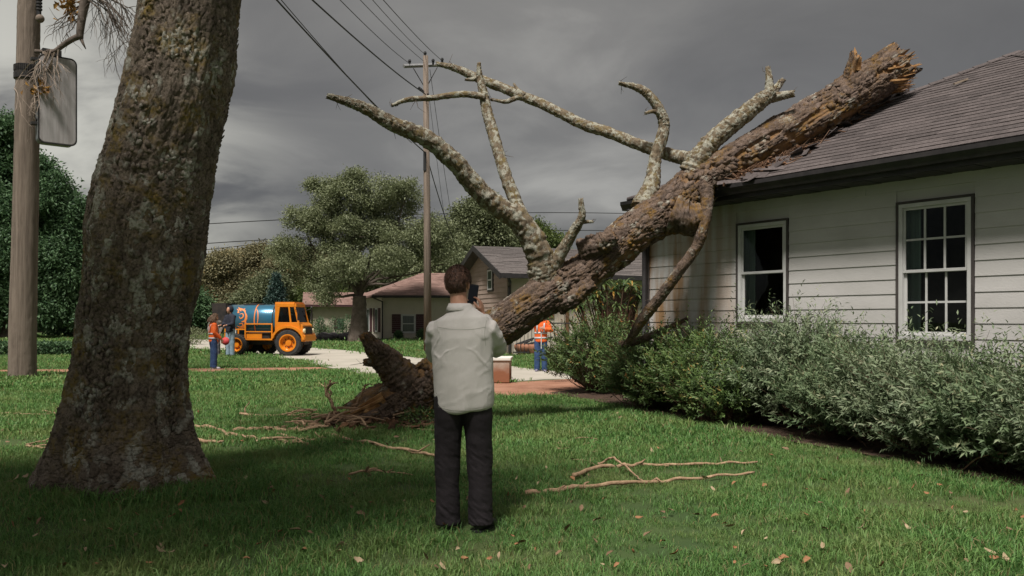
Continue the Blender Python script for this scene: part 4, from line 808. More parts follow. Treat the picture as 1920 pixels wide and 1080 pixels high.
MB().box(-1.8, 1.8, -2, 2, 0, 3.6).build('wall', M['plaster'], h5); q = MB(); q.prism([(-2.3, -2.6, 3.5), (2.3, -2.6, 3.5), (0.3, -2.6, 5.1)], (0, 5.2, 0)); q.build('roof', M['red_shingle'], h5)

# ================================================================ BACKGROUND TREES
def tree(name, label, px, py, Y, blobs_px, mat, trunkr=.3, trunk_top=None, per=900, leaf=.16, clump=.5, seed=0, group='trees beyond the houses', bark=None, cat='tree', zscale=.8, tips=3):
    b = at(px, HY, Y); b[2] = 0; t = thing(name, label, cat, b, group=group); bl = []
    for q in blobs_px:
        c = at(q[0], q[1], Y+(q[3] if len(q) > 3 else 0)); bl.append((c[0], c[1], c[2], q[2]/F*Y))
    top = trunk_top if trunk_top else min(x[2] for x in bl); tt_ = np.array([b[0]+.1, b[1], top])
    limb_obj('trunk', bark or B5, t, pts=[b-np.array([0, 0, .1]), b*.6+tt_*.4+np.array([.05*trunkr, 0, 0]), tt_], rad=[trunkr*1.35, trunkr, trunkr*.75], step=.15, nr=20, amp=trunkr*.1, cell=trunkr*.4, asp=3, seed=seed)
    limbs_to(t, bark or B5, tt_-np.array([0, 0, .2]), bl, trunkr*.36, seed=seed, tips=tips); crown('crown', t, mat, bl, per, leaf, clump, seed, flat=zscale); return t
tree('spreading_tree', 'wide spreading grey-green tree with a thick dark trunk in front of the cream house', 671, 641, 53,
     [(552, 470, 38), (600, 408, 40), (585, 515, 34), (650, 372, 44), (640, 440, 46), (705, 365, 42), (752, 382, 42, 1.5), (700, 430, 50, 1), (760, 450, 46), (812, 430, 36, 1), (800, 465, 34), (735, 485, 30, -1.5), (640, 500, 40, -1.5), (840, 460, 24, 1), (560, 410, 24), (670, 338, 24), (620, 355, 26), (610, 550, 22, -1), (765, 352, 20), (590, 350, 14), (850, 490, 18)],
     LF['oak'], .5, 2.9, per=205, leaf=.145, clump=.42, seed=31, group=None, tips=6)
# left: big dark tree behind the wooden pole
tree('broadleaf_tree', 'big dark green tree rising behind the wooden pole at the far left', 20, 640, 62, [(20, 400, 70), (85, 380, 52), (40, 480, 80), (110, 470, 55), (20, 560, 70), (110, 560, 60), (0, 300, 46), (10, 250, 30), (128, 420, 34), (60, 320, 30), (100, 345, 26), (135, 520, 36), (150, 390, 18), (-60, 360, 70), (-70, 480, 80), (150, 580, 34)], LF['dark'], .8, 2, per=800, leaf=.26, clump=.8, seed=41, group=None)
tree('broadleaf_tree', 'dark tree filling the gap between wooden pole and old trunk lower down', 175, 640, 70, [(180, 470, 60), (170, 560, 60), (230, 520, 60), (130, 600, 30), (210, 600, 34)], LF['dark'], .6, 2, per=900, leaf=.3, clump=1., seed=42, group=None)
for k, (x, Y, lab) in enumerate(((72, 92, 'first small dark trunk right of the wooden pole'), (90, 96, 'second small dark trunk right of the wooden pole'), (118, 90, 'third small dark trunk, nearest the old tree'))):
    tree('young_tree', 'dark low-branched tree in the far row, '+lab, x, 620, Y, [(x, 590, 26), (x+12, 560, 30), (x-14, 570, 24)], LF['dark'], .35, 1.2, per=500, leaf=.3, clump=.9, seed=50+k, group='trees in the far row')
# forest beyond the truck
fl = [('autumn_tree', 'pale golden-brown tree beyond the truck, nearest the old trunk', 400, 88, [(395, 540, 34), (415, 505, 30), (430, 560, 40), (380, 580, 30)], 'gold'), ('autumn_tree', 'tall olive-gold tree top showing left of the spreading tree', 455, 95, [(450, 500, 36), (470, 530, 40), (440, 560, 40), (480, 480, 22)], 'gold'),
      ('autumn_tree', 'tree with yellow autumn tints beside the bluish conifer', 548, 92, [(545, 500, 34), (565, 540, 36), (530, 480, 20), (590, 500, 30)], 'gold'), ('olive_tree', 'dull olive tree behind the truck tank', 500, 84, [(470, 575, 30), (500, 545, 34), (440, 600, 26)], 'olive'),
      ('green_tree', 'bright yellow-green bush-like tree between conifer and beige house roof', 580, 86, [(575, 560, 24), (600, 540, 26), (620, 560, 22)], 'lime'), ('shade_tree', 'dark green tree low between the old trunk and the truck hopper', 372, 75, [(375, 590, 28), (365, 560, 22), (350, 600, 26), (390, 612, 16)], 'dark'),
      ('green_tree', 'tree behind the spreading crown, right of the conifer', 650, 98, [(640, 540, 50), (700, 520, 50), (760, 520, 46), (610, 500, 40)], 'olive'),
      ('tall_tree', 'dark leafy tree behind the tan house gable, left of the long limb', 895, 72, [(890, 410, 38), (880, 450, 42), (915, 430, 36), (905, 385, 22), (862, 480, 34), (935, 460, 30)], 'olive'), ('tall_tree', 'lower green tree right of the dark one behind the tan roof', 985, 78, [(975, 450, 34), (1010, 448, 30), (1035, 455, 20), (945, 460, 26), (1000, 430, 14)], 'lime'),
      ('shade_tree', 'dim tree between the slim pole and the tan gable', 840, 68, [(840, 500, 40), (825, 540, 40), (850, 470, 30), (800, 530, 36)], 'oak')]
for k, (nm, lab, x, Y, bl, mt) in enumerate(fl): tree(nm, lab, x, 620, Y, bl, LF[mt], .4, None, per=800, leaf=.26, clump=.85, seed=60+k)
# backing wood, reads as one mass
wd = thing('far_wood', 'dull green-brown wood closing the view behind the houses and truck', 'woodland', (0, 130, 0), kind='stuff'); rs = np.random.RandomState(77); bl = [(x, 130+rs.rand()*14, 3.2+rs.rand()*3.5, 5+rs.rand()*2.2) for x in np.arange(-105, 75, 4.2)]
for i in range(len(bl)):
    if bl[i][0] > -2: bl[i] = (bl[i][0], bl[i][1], 2.2+rs.rand()*1.5, 4.2)
crown('trees', wd, LF['olive'], bl, 520, .42, 1.4, 91)
# conifer
cf = thing('fir_tree', 'bluish green conifer standing behind the truck cab', 'tree', at(518, HY, 80)*np.array([1, 1, 0])); mb = MB(); mb.tube([(0, 0, 0), (0, 0, 5.2)], [.2, .03], 8); mb.build('trunk', B5, cf)
rs = np.random.RandomState(4); CC = []; 
for k in range(900): h = rs.rand()**1.2; z_ = .4+h*5.3; r_ = (1-h)*2.1*(.35+.65*rs.rand())+.05; a = rs.rand()*6.28; CC.append((r_*math.cos(a), r_*math.sin(a), z_-r_*.25))
CC = np.array(CC); C = np.repeat(CC, 14, 0)+rs.randn(len(CC)*14, 3)*.12; D = unit(np.column_stack([C[:, 0], C[:, 1], -.3+rs.randn(len(C))*.5])+rs.randn(len(C), 3)*.4); V, Fc, tt = kites(C, D, unit(rs.randn(len(C), 3)+np.array([0, 0, 1])), .26, .07, .1); put('needles', mesh_np('needles', V, Fc, LF['fir'], False, {'tint': tt}), cf)
# low clipped hedge and far left lawn strip
hg = thing('low_hedge', 'long low clipped hedge across the far lawn behind the wooden pole', 'hedge', gr(60, 668)); c0, c1 = gr(-60, 668), gr(175, 668); n_ = 16000; rs = np.random.RandomState(6); C = np.column_stack([rs.uniform(c0[0], c1[0], n_), c0[1]+rs.uniform(0, 1.1, n_), np.clip(rs.rand(n_)**.6*.48+rs.randn(n_)*.03, .02, .6)])
V, Fc, tt = kites(C, rdir(n_), rdir(n_), .13, .07, .2); put('leaves', mesh_np('leaves', V-np.array(root_loc(hg)), Fc, LF['dark'], False, {'tint': tt}), hg)
mb = MB(); mb.box(c0[0]-root_loc(hg).x, c1[0]-root_loc(hg).x, .15, 1.0, 0, .4); mb.build('stems', B5, hg)
# rocks and small shrubs in front of the beige house
M['rock'] = pm('dark_rock', rgb(.035, .03, .032), rgb(.10, .09, .095), 5, .85, .6)
rs = np.random.RandomState(8)
for k in range(20):
    c = gr(578+rs.rand()*78, 636+rs.rand()*5); c[1] = 56+rs.rand()*3; c[0] = (578+rs.rand()*80-HX)/F*c[1]; c[2] = .1+.22*rs.rand(); mb = MB(); w_ = .3+rs.rand()*.3; mb.ball((0, 0, 0), w_, w_*.8, .2+.1*rs.rand(), 9, 5); mb.v = [(x*(1+.25*math.sin(9*y+k)), y, z_*(1+.3*math.sin(7*x+k))) for x, y, z_ in mb.v]
    o = mb.build('rock', M['rock'], loc=tuple(c)); tag(o, 'dark rock in the low pile between the truck and the spreading tree trunk', 'rock', 'rocks piled by the beige house')
def shrub(px, py, Y, w_, h_, mat, lab, n_=900, leaf=.12, seed=0, group='small shrubs by the far houses', name='shrub'):
    rs = np.random.RandomState(seed); b = at(px, HY, Y); b[2] = 0; t = thing(name, lab, 'shrub', b, group=group); d = unit(rs.randn(n_, 3)); C = d*(rs.rand(n_)**.4)[:, None]*np.array([w_, w_, h_*.55])+np.array([0, 0, h_*.55]); C[:, 2] = np.maximum(C[:, 2], .02)
    V, Fc, tt = kites(C, unit(d+rs.randn(n_, 3)*.7), rdir(n_), leaf*(.6+.8*rs.rand(n_)), leaf*.4, .2); put('foliage', mesh_np('foliage', V, Fc, mat, False, {'tint': tt}), t)
    mb = MB(); [mb.tube([(0, 0, 0), (rs.randn()*w_*.5, rs.randn()*w_*.5, h_*.8)], [.02, .005], 4) for _ in range(6)]; mb.build('stem', B5, t)
for k, (x, Y, w_, h_, mt, lab) in enumerate(((590, 62, .55, 1.3, 'lime', 'yellow-green shrub just right of the truck'), (601, 61, .35, 1.5, 'dark', 'narrow dark shrub against the beige wall'), (629, 60, .6, 1.5, 'dark', 'dark upright shrub below the beige house window'), (651, 60, .5, 1.6, 'dark', 'shrub right beside the spreading tree trunk'), (613, 62, .4, .9, 'olive', 'small faded shrub above the rocks'),
        (747, 56.5, .3, .62, 'dark', 'little round shrub under the shuttered window'), (791, 56.5, .35, .7, 'dark', 'little shrub near the slim pole, by the cream wall'))): shrub(x, 0, Y, w_, h_, LF[mt], lab, seed=100+k)
# scrubby verge between the drive and the wood
shrub(352, 0, 48, 1.2, .9, LF['olive'], 'scrubby brown shrub at the drive edge behind the old trunk', seed=120, n_=1500)
# ================================================================ SHRUBS ALONG THE HOUSE
LF['sage'] = leafmat('silver_green_leaves', rgb(.07, .12, .055), rgb(.27, .32, .19), .3, .55, rgb(.38, .38, .25))
LF['deep'] = leafmat('deep_green_leaves', rgb(.045, .09, .025), rgb(.14, .21, .06), .25, .5, rgb(.30, .20, .06))
LF['rust'] = leafmat('green_and_rust_leaves', rgb(.05, .10, .03), rgb(.15, .21, .07), .25, .5, rgb(.36, .16, .05))
LF['strap'] = leafmat('strap_leaves', rgb(.05, .10, .03), rgb(.15, .20, .07), .3, .45, rgb(.45, .24, .05))
M['twigwood'] = pm('brown_twigs', rgb(.06, .035, .02), rgb(.13, .08, .05), 10, .9)
def bush(name, label, base, ax, h, mat, seed, nshoot=620, leafn=16, leaf=.068, wratio=.29, slen=.30, group='shrubs along the white house', up=.75, loose=.12, tallf=.25):
    """shoots with whorled narrow leaves through a mound; ax = (half length along the bed, half depth, heading)"""
    rs = np.random.RandomState(seed); t = thing(name, label, 'shrub', (base[0], base[1], 0), group=group); a, b_, hd = ax; u = np.array([math.cos(hd), math.sin(hd), 0]); v = np.array([-math.sin(hd), math.cos(hd), 0])
    d = unit(rs.randn(nshoot, 3)*np.array([1, 1, .9])+np.array([0, 0, .35])); d[:, 2] = np.abs(d[:, 2])*np.sign(d[:, 2]+.25); rr = .42+.58*rs.rand(nshoot)**.45; bump = .66+.68*fbm(d*2.6+seed, 3, seed)
    zc = h*.42; R_ = np.column_stack([d[:, 0]*a, d[:, 1]*b_, np.where(d[:, 2] > 0, d[:, 2]*(h-zc), d[:, 2]*zc*.95)])*(rr*bump)[:, None]; C0 = R_[:, :1]*u+R_[:, 1:2]*v+np.array([0, 0, 1])*R_[:, 2:3]+np.array([0, 0, zc]); C0[:, 2] = np.maximum(C0[:, 2], .04)
    out = unit(np.column_stack([d[:, :1]*u*1+d[:, 1:2]*v])+np.array([0, 0, up])+rs.randn(nshoot, 3)*.35); L_ = slen*(.6+.8*rs.rand(nshoot))*(1+tallf*(d[:, 2] > .6)*rs.rand(nshoot)*3)
    k = leafn; tt = np.linspace(.1, 1, k)[None, :]+rs.rand(nshoot, k)*.05; bend = rs.randn(nshoot, 3)*.12; P = C0[:, None, :]+out[:, None, :]*(L_[:, None]*tt)[..., None]+bend[:, None, :]*(L_[:, None]*tt**2)[..., None]
    P = P.reshape(-1, 3); o_ = np.repeat(out, k, 0); side = unit(np.cross(o_, rdir(len(P)))); D = unit(o_*.75+side*(.55+.5*rs.rand(len(P)))[:, None]); Nn = unit(o_-D*.3)
    tn = np.clip(np.repeat(rs.rand(nshoot)*.55, k)+rs.rand(len(P))*.3+tt.ravel()*.2, 0, 1); V, Fc, ti = kites(P, D, Nn, leaf*(.7+.6*rs.rand(len(P))), leaf*wratio, .15, tn, .12)
    put('foliage', mesh_np('foliage', V, Fc, mat, False, {'tint': ti}), t)
    mb = MB()
    for i in range(0, nshoot, 3):
        c = C0[i]; g = np.array([c[0]*.25, c[1]*.25, 0.]); m_ = (c+g)/2+rs.randn(3)*.05; mb.tube([g, m_, c, c+out[i]*L_[i]*.9], [.010, .007, .004, .0015], 3, cap=False)
    mb.build('stems', M['twigwood'], t); return t
HD = math.atan2(-.818, .574)
def bp(px, py, back=0): g = gr(px, py); return (g[0]+.818*back, g[1]+.574*back)
LF['sage2'] = leafmat('fresh_grey_green_leaves', rgb(.055, .11, .045), rgb(.21, .27, .14), .3, .6, rgb(.36, .34, .2)); RU, SA, DE, SB = LF['rust'], LF['sage'], LF['deep'], LF['sage2']
for a in (('rounded green and rust shrub at the far end, against the brick path', (1105, 738, .4), (1.05, .85, 0), 1.2, RU, 1, dict(nshoot=1000, leaf=.07, wratio=.38)),
          ('pale sage shrub rising behind the rusty shrubs at the foot of the hanging limb', (1190, 752, 1.6), (1.2, .7, HD), 1.42, SB, 2, dict(nshoot=900, leaf=.07)),
          ('low dark shrub with orange-brown leaf tips, second from the brick path', (1195, 770, .45), (.85, .7, HD), .98, RU, 3, dict(nshoot=1000, leaf=.062, wratio=.38)),
          ('yellow-green shrub in front of the rust-stained corner of the wall', (1270, 788, .6), (.85, .68, HD), 1.12, DE, 4, dict(nshoot=1100, leaf=.058, wratio=.33)),
          ('grey-green shrub against the wall behind the yellow-green one', (1270, 780, 1.5), (1.1, .5, HD), 1.15, SA, 12, dict(nshoot=800)),
          ('leafy shrub between the yellow-green one and the tall pale one', (1350, 798, .7), (.75, .66, HD), 1.0, SB, 13, dict(nshoot=1100)),
          ('tall pale shrub reaching the sill of the smaller window', (1430, 812, .85), (.8, .66, HD), 1.22, SA, 5, dict(nshoot=1200, tallf=.3)),
          ('shrub in the middle of the wall, between the two windows', (1530, 836, .75), (.75, .64, HD), 0.92, SB, 6, dict(nshoot=1200)),
          ('shrub just left of the large gridded window, with a few tall sprigs', (1630, 853, .6), (.66, .62, HD), 0.86, SA, 7, dict(nshoot=1150, tallf=.4)),
          ('shrub directly below the large gridded window', (1735, 873, .5), (.62, .58, HD), 0.78, SA, 8, dict(nshoot=1150, tallf=.3)),
          ('shrub right of the large window, close to the edge of the picture', (1850, 893, .42), (.6, .56, HD), 0.78, SB, 9, dict(nshoot=1150, tallf=.25)),
          ('shrub cut off by the right edge, with a bare arching stem in front', (1985, 920, .42), (.6, .55, HD), 0.86, SA, 10, dict(nshoot=900)),
          ('small dark shrub low in front of the leafy ones, left of the smaller window', (1320, 797, .25), (.45, .3, HD), .6, DE, 11, dict(nshoot=450, leaf=.055, wratio=.33))):
    bush('shrub', a[0], bp(*a[1]), a[2], a[3], a[4], a[5], **a[6])
# arching bare stem
o = MB().tube(smooth_path([gr(1805, 885)+np.array([0, 0, .02]), at(1835, 858, 7.9), at(1880, 850, 7.75), at(1925, 858, 7.6)], 14), .007, 6).build('bare_stem', B4, world=True, loc=tuple(gr(1805, 885))); tag(o, 'bare pale stem arching over the mulch at the right edge', 'stem')
# strap-leaved plant beyond the house corner
sp = gr(1145, 722); pl = thing('strap_leaf_plant', 'drooping strap-leaved plant with yellow leaves between the trunk and the downspout', 'plant', sp)
rs = np.random.RandomState(15); mb = MB(); V, Fc, T = [], [], []; n0 = 0
for h in range(36):
    hx, hy = rs.randn()*.72, rs.randn()*.3; hz = 1.68+rs.rand()*.62-.15*abs(hx); mb.tube([(hx*.2, hy*.2, 0), (hx*.6, hy*.6, hz*.6), (hx, hy, hz)], [.025, .02, .012], 5)
    for k in range(16):
        a = rs.rand()*6.28; L_ = .26+.16*rs.rand(); el = .2+rs.rand()*.9; p = np.array([hx, hy, hz]); d = np.array([math.cos(a)*math.cos(el), math.sin(a)*math.cos(el), math.sin(el)]); s = np.array([-math.sin(a), math.cos(a), 0]); tin = rs.rand()
        for q in range(6):
            w_ = .021*math.sin(math.pi*(q+.8)/6.5); V += [p+s*w_, p-s*w_]; T += [tin, tin]; p = p+d*L_/5; d = d+np.array([0, 0, -.36]); d /= np.linalg.norm(d)
            if q: Fc.append([n0+2*q-2, n0+2*q-1, n0+2*q+1, n0+2*q])
        n0 += 12
put('leaves', mesh_np('leaves', V, Fc, LF['strap'], False, {'tint': T}), pl); mb.build('stems', M['twigwood'], pl)

# ================================================================ GRASS
def clump_mesh(name, r, nb, h, w, seed, mat):
    rs = np.random.RandomState(seed); V = []; Fq = []; T = []
    P = rs.randn(nb, 2)*r*.5; an = rs.rand(nb)*6.28; H = h*(.45+.8*rs.rand(nb)); ln = .25+.9*rs.rand(nb); la = rs.rand(nb)*6.28
    for i in range(nb):
        s = np.array([math.cos(an[i]), math.sin(an[i]), 0])*w*.5*(.7+.6*rs.rand()); p = np.array([P[i, 0], P[i, 1], 0]); L_ = np.array([math.cos(la[i]), math.sin(la[i]), 0])*H[i]*ln[i]; m_ = p+L_*.3+np.array([0, 0, H[i]*.62]); t = p+L_+np.array([0, 0, H[i]*(1-.25*ln[i])])
        n_ = len(V); V += [p-s, p+s, m_+s*.75, m_-s*.75, t+s*.05, t-s*.05]; Fq += [(n_, n_+1, n_+2, n_+3), (n_+3, n_+2, n_+4, n_+5)]; T += [rs.rand()]*6
    return mesh_np(name, V, Fq, mat, False, {'tint': T})
def grassmat():
    m = bpy.data.materials.new('grass_blades'); m.use_nodes = True; nt = m.node_tree; N = nt.nodes.new; L = nt.links.new; b = nt.nodes['Principled BSDF']; out = nt.nodes['Material Output']
    a = N('ShaderNodeAttribute'); a.attribute_name = 'tint'; cr = N('ShaderNodeValToRGB'); L(a.outputs['Fac'], cr.inputs[0]); e = cr.color_ramp.elements
    e[0].color = rgb(.055, .14, .034); e[1].color = rgb(.175, .33, .09); e[1].position = .86; k = e.new(.95); k.color = rgb(.26, .22, .10)
    geo = N('ShaderNodeNewGeometry'); n = N('ShaderNodeTexNoise'); n.inputs['Scale'].default_value = .75; n.inputs['Detail'].default_value = 5; n.inputs['Roughness'].default_value = .62; L(geo.outputs['Position'], n.inputs['Vector'])
    r = N('ShaderNodeMapRange'); r.inputs[1].default_value = .47; r.inputs[2].default_value = .72; r.inputs[4].default_value = .75; L(n.outputs[0], r.inputs[0])
    mx = N('ShaderNodeMix'); mx.data_type = 'RGBA'; L(r.outputs[0], mx.inputs[0]); L(cr.outputs[0], mx.inputs[6]); mx.inputs[7].default_value = rgb(.27, .315, .11)
    L(mx.outputs[2], b.inputs['Base Color']); b.inputs['Roughness'].default_value = .55; b.inputs['Specular IOR Level'].default_value = .3
    t = N('ShaderNodeBsdfTranslucent'); L(mx.outputs[2], t.inputs[0]); ms = N('ShaderNodeMixShader'); ms.inputs[0].default_value = .35; L(b.outputs[0], ms.inputs[1]); L(t.outputs[0], ms.inputs[2]); L(ms.outputs[0], out.inputs[0]); return m
GM = grassmat()
def inpoly(P, poly):
    x, y = P[:, 0], P[:, 1]; c = np.zeros(len(P), bool); n = len(poly)
    for i in range(n):
        (x1, y1), (x2, y2) = poly[i][:2], poly[i-1][:2]; m = ((y1 > y) != (y2 > y)); c ^= m & (x < (x2-x1)*(y-y1)/((y2-y1) if y2 != y1 else 1e-9)+x1)
    return c
def scatter(name, zones, label):
    """one object: tufts instanced on points over the lawn"""
    for zi, (y0, y1, dens, r, nb, h, w, jit) in enumerate(zones):
        src = bpy.data.collections.new('tufts_%d' % zi)
        for k in range(6):
            ob = bpy.data.objects.new('grass_tuft', clump_mesh('grass_tuft', r, nb, h, w, zi*10+k, GM)); src.objects.link(ob)
        rs = np.random.RandomState(200+zi); A = .64*(y1*y1-y0*y0); n = int(A*dens); Y = np.sqrt(rs.rand(n)*(y1*y1-y0*y0)+y0*y0); X = (rs.rand(n)*2-1)*.66*Y; P = np.column_stack([X, Y])
        ok = ~inpoly(P, drive) & ~inpoly(P, path) & ~inpoly(P, paver) & ~inpoly(P, bed) & ~inpoly(P, far_path) & ~inpoly(P, walk) & ~((P[:, 0] > 1.2) & ((P[:, 0]-HC[0])*.818+(P[:, 1]-HC[1])*.574 > -.1) & (P[:, 1] < 22) & ((P[:, 0]-HC[0])*(-.574)+(P[:, 1]-HC[1])*.818 < 0))
        ok &= (np.hypot(P[:, 0]-fb[0], (P[:, 1]-fb[1]-.2)) > .55+.25*rs.rand(n))
        P = P[ok]; m = len(P); me = bpy.data.meshes.new('lawn_points'); me.vertices.add(m); me.vertices.foreach_set('co', np.column_stack([P, np.zeros(m)]).astype(np.float32).ravel())
        sc = np.where(np.hypot(P[:, 0]+.33, P[:, 1]-5.82) < .3, .45, 1)*np.where(np.hypot(P[:, 0]-tb[0]-.1, P[:, 1]-tb[1]) < .95, 1.7, 1)*(.35+1.4*fbm(np.column_stack([P*.9, P[:, 0]*0]), 3, 9))*(.85+.3*rs.rand(m)); me.attributes.new('tuft_scale', 'FLOAT', 'POINT').data.foreach_set('value', sc.astype(np.float32))
        ob = put('grass', me); tag(ob, label, 'grass', None, 'stuff'); mod = ob.modifiers.new('scatter', 'NODES'); ng = bpy.data.node_groups.new('scatter', 'GeometryNodeTree'); mod.node_group = ng
        ng.interface.new_socket('Geometry', in_out='INPUT', socket_type='NodeSocketGeometry'); ng.interface.new_socket('Geometry', in_out='OUTPUT', socket_type='NodeSocketGeometry'); N = ng.nodes.new; L = ng.links.new
        gi, go = N('NodeGroupInput'), N('NodeGroupOutput'); ip = N('GeometryNodeInstanceOnPoints'); ci = N('GeometryNodeCollectionInfo'); ci.inputs['Collection'].default_value = src; ci.inputs['Separate Children'].default_value = True
        ip.inputs['Pick Instance'].default_value = True; L(gi.outputs[0], ip.inputs['Points']); L(ci.outputs[0], ip.inputs['Instance'])
        rv = N('FunctionNodeRandomValue'); rv.data_type = 'FLOAT_VECTOR'; rv.inputs[0].default_value = (-.12, -.12, 0); rv.inputs[1].default_value = (.12, .12, 6.283); L(rv.outputs[0], ip.inputs['Rotation'])
        ri = N('FunctionNodeRandomValue'); ri.data_type = 'INT'; ri.inputs[4].default_value = 0; ri.inputs[5].default_value = 5; ri.inputs['Seed'].default_value = 4; L(ri.outputs[2], ip.inputs['Instance Index'])
        na = N('GeometryNodeInputNamedAttribute'); na.data_type = 'FLOAT'; na.inputs['Name'].default_value = 'tuft_scale'; L(na.outputs[0], ip.inputs['Scale']); L(ip.outputs[0], go.inputs[0])
#            y0   y1   per m2  r    blades h    w
scatter('grass', [(4.0, 9.5, 60, .15, 80, .062, .0052, 0), (9.5, 17, 22, .24, 110, .065, .009, 0), (17, 34, 7, .42, 150, .07, .018, 0), (34, 75, 1.6, .85, 160, .09, .04, 0)], 'short green lawn grass, in places yellowed')

# ================================================================ FALLEN BRANCHES ON THE LAWN
def stick(lab, pts, r, seed, twigs=3, group='broken branches on the lawn', z=.035, mat=None, name='fallen_branch', Yr=None, tl=.3):
    """pts: (px, py, height above the ground)"""
    rs = np.random.RandomState(seed); W_ = []
    for p in pts:
        g = gr(p[0], p[1]); hgt = p[2] if len(p) > 2 else z
        if len(p) > 3: Yc = p[3]; g = at(p[0], p[1], Yc)
        else: g[2] = hgt
        W_.append(g)
    n = 8*len(W_); S = smooth_path(W_, n); S += np.column_stack([vn(np.column_stack([np.arange(n)*.45, np.full(n, seed+q*9.), np.zeros(n)]), seed+q)-.5 for q in range(3)])*r*1.1; rr = r*.78*(1.1-.6*np.linspace(0, 1, n))*(1+.25*(rs.rand(n)-.5)); mb = MB(); mb.tube(S, list(rr), 8)
    for k in range(twigs):
        i = rs.randint(n//6, n-2); d = unit((S[i+1]-S[i])[None]*3/np.linalg.norm(S[i+1]-S[i])+rs.randn(1, 3)*np.array([[1, 1.2, .25]]))[0]; d[2] = abs(d[2])*.4; L_ = tl*(.5+rs.rand()); q = [S[i], S[i]+d*L_*.5+rs.randn(3)*.02, S[i]+d*L_+rs.randn(3)*.03]; q[2][2] = max(q[2][2], .03); mb.tube(q, [r*.55, r*.4, r*.15], 6)
    o = mb.build(name, mat or B4, world=True, loc=tuple(W_[0]), smooth=True); tag(o, lab, 'branch', group); return o
stick('straight pale branch lying nearest the viewer, its left end ragged', [(982, 934), (1050, 926), (1120, 918), (1200, 912), (1290, 905), (1413, 893)], .029, 1, 3, tl=.07)
stick('longer pale branch lying just beyond the nearest one, running right from under the curved stem', [(1074, 900), (1110, 886), (1160, 880), (1230, 878), (1320, 876), (1421, 873)], .027, 2, 3, tl=.08)
stick('thin curved stem looping up between the two pale branches', [(1120, 878, .04), (1133, 865, .1, 8.3), (1150, 858, .12, 8.2), (1170, 872, .1, 8.0), (1190, 898, .04), (1208, 912, .03)], .016, 3, 0)
stick('small spindly twig left of the curved stem', [(1072, 868), (1100, 870), (1125, 884)], .006, 4, 3, tl=.1)
stick('wiry forked twig lying by itself beyond the two pale branches', [(1046, 848), (1066, 832), (1090, 826), (1120, 830), (1085, 842), (1046, 848)], .008, 5, 2, tl=.12)
stick('stout branch emerging from behind the old trunk with a fork', [(352, 803), (400, 808), (430, 818), (480, 828), (540, 832), (578, 836)], .036, 6, 5)
stick('short thick stick just below the stout forked branch, by the old trunk', [(352, 828), (385, 832), (420, 836)], .034, 7, 1, tl=.1)
stick('branch running from the rubble to the right towards the man', [(610, 818), (660, 830), (720, 842), (770, 852), (812, 860), (824, 856)], .03, 8, 4)
stick('thin pale branch ending behind the man at the tree butt', [(620, 795), (680, 796), (740, 803), (800, 810), (822, 812)], .024, 9, 2)
stick('long slim branch across the grass above the rubble', [(450, 781), (500, 783), (560, 783), (600, 784)], .026, 10, 5)
stick('upright bent twig at the left end of the long slim branch', [(459, 778), (460, 764, .2, 12.9), (468, 754, .3, 12.9)], .014, 11, 0)
stick('dark gnarled branch sprawling left of the rubble', [(440, 812), (490, 808), (540, 812), (590, 806), (640, 800)], .04, 12, 8)
stick('looping dark branch under the rubble', [(520, 818), (560, 828), (590, 830), (620, 815), (650, 800)], .02, 13, 6)
stick('tall bare upright shoot left of the tree butt', [(628, 778, .1, 12.3), (622, 752, .4, 12.3), (613, 730, .6, 12.3), (622, 712, .8, 12.3)], .035, 14, 4)
stick('leaning bare shoot close to the tree butt', [(656, 786, .1, 12.0), (668, 758, .4, 12.0), (682, 730, .6, 12.0), (686, 720, .6, 12.0)], .026, 15, 2)
stick('wavy thin branch above the dark gnarled one', [(532, 778, .12, 12.5), (560, 770, .2, 12.6), (592, 768, .2, 12.6), (572, 780, .1, 12.5)], .015, 16, 3)
stick('short broken branch far back on the lawn', [(545, 717), (590, 718), (610, 728), (640, 732)], .02, 17, 3)
stick('twiggy bit lying on the lawn in front of the man, left side', [(655, 897), (690, 889), (730, 893), (775, 897)], .014, 18, 4, tl=.15)
stick('thin dry branch at the left edge beyond the old trunk', [(0, 779), (30, 780), (66, 781)], .02, 19, 1); stick('forked twig touching the old trunk on its left', [(80, 774), (100, 778), (124, 782)], .018, 20, 3); stick('short stick lower left of the old trunk', [(48, 842), (70, 844), (104, 848)], .018, 21, 2); stick('curved stick near the flared root at the left', [(50, 840), (80, 832), (108, 826)], .012, 22, 2)
# rubble heap at the butt
rs = np.random.RandomState(33); hp = thing('twig_heap', 'heap of broken twigs and bark on bare soil at the torn butt of the tree', 'debris', gr(650, 800), kind='stuff'); mb = MB()
for k in range(85):
    x = 540+rs.rand()**.7*230; t = (x-560)/210; y = 806-20*t+rs.randn()*6; g = gr(x, y); a = rs.randn()*.5+(0 if rs.rand() < .7 else 1.5); L_ = .15+rs.rand()*.5; d = np.array([math.cos(a), math.sin(a), rs.randn()*.12])*L_; z_ = .03+abs(rs.randn())*.06*(1+t); r_ = .006+.012*rs.rand(); mb.tube([g+np.array([0, 0, z_])-d/2, g+np.array([rs.randn()*.03, rs.randn()*.03, z_+.02]), g+np.array([0, 0, z_])+d/2], [r_, r_, r_*.5], 5)
mb.build('twigs', B4, hp, world=True)
mb = MB()
for k in range(240):
    x = 610+rs.rand()*240; g = gr(x, 796+rs.randn()*7); s = .02+.05*rs.rand(); mb.box(-s, s, -s*.6, s*.6, -s*.2, s*.2, Matrix.Translation(Vector(g)+Vector((0, 0, .03+rs.rand()*.05))) @ Matrix.Rotation(rs.rand()*6, 4, Vector(rs.randn(3)).normalized()))
mb.build('bark_pieces', M['debris'], hp, world=True)
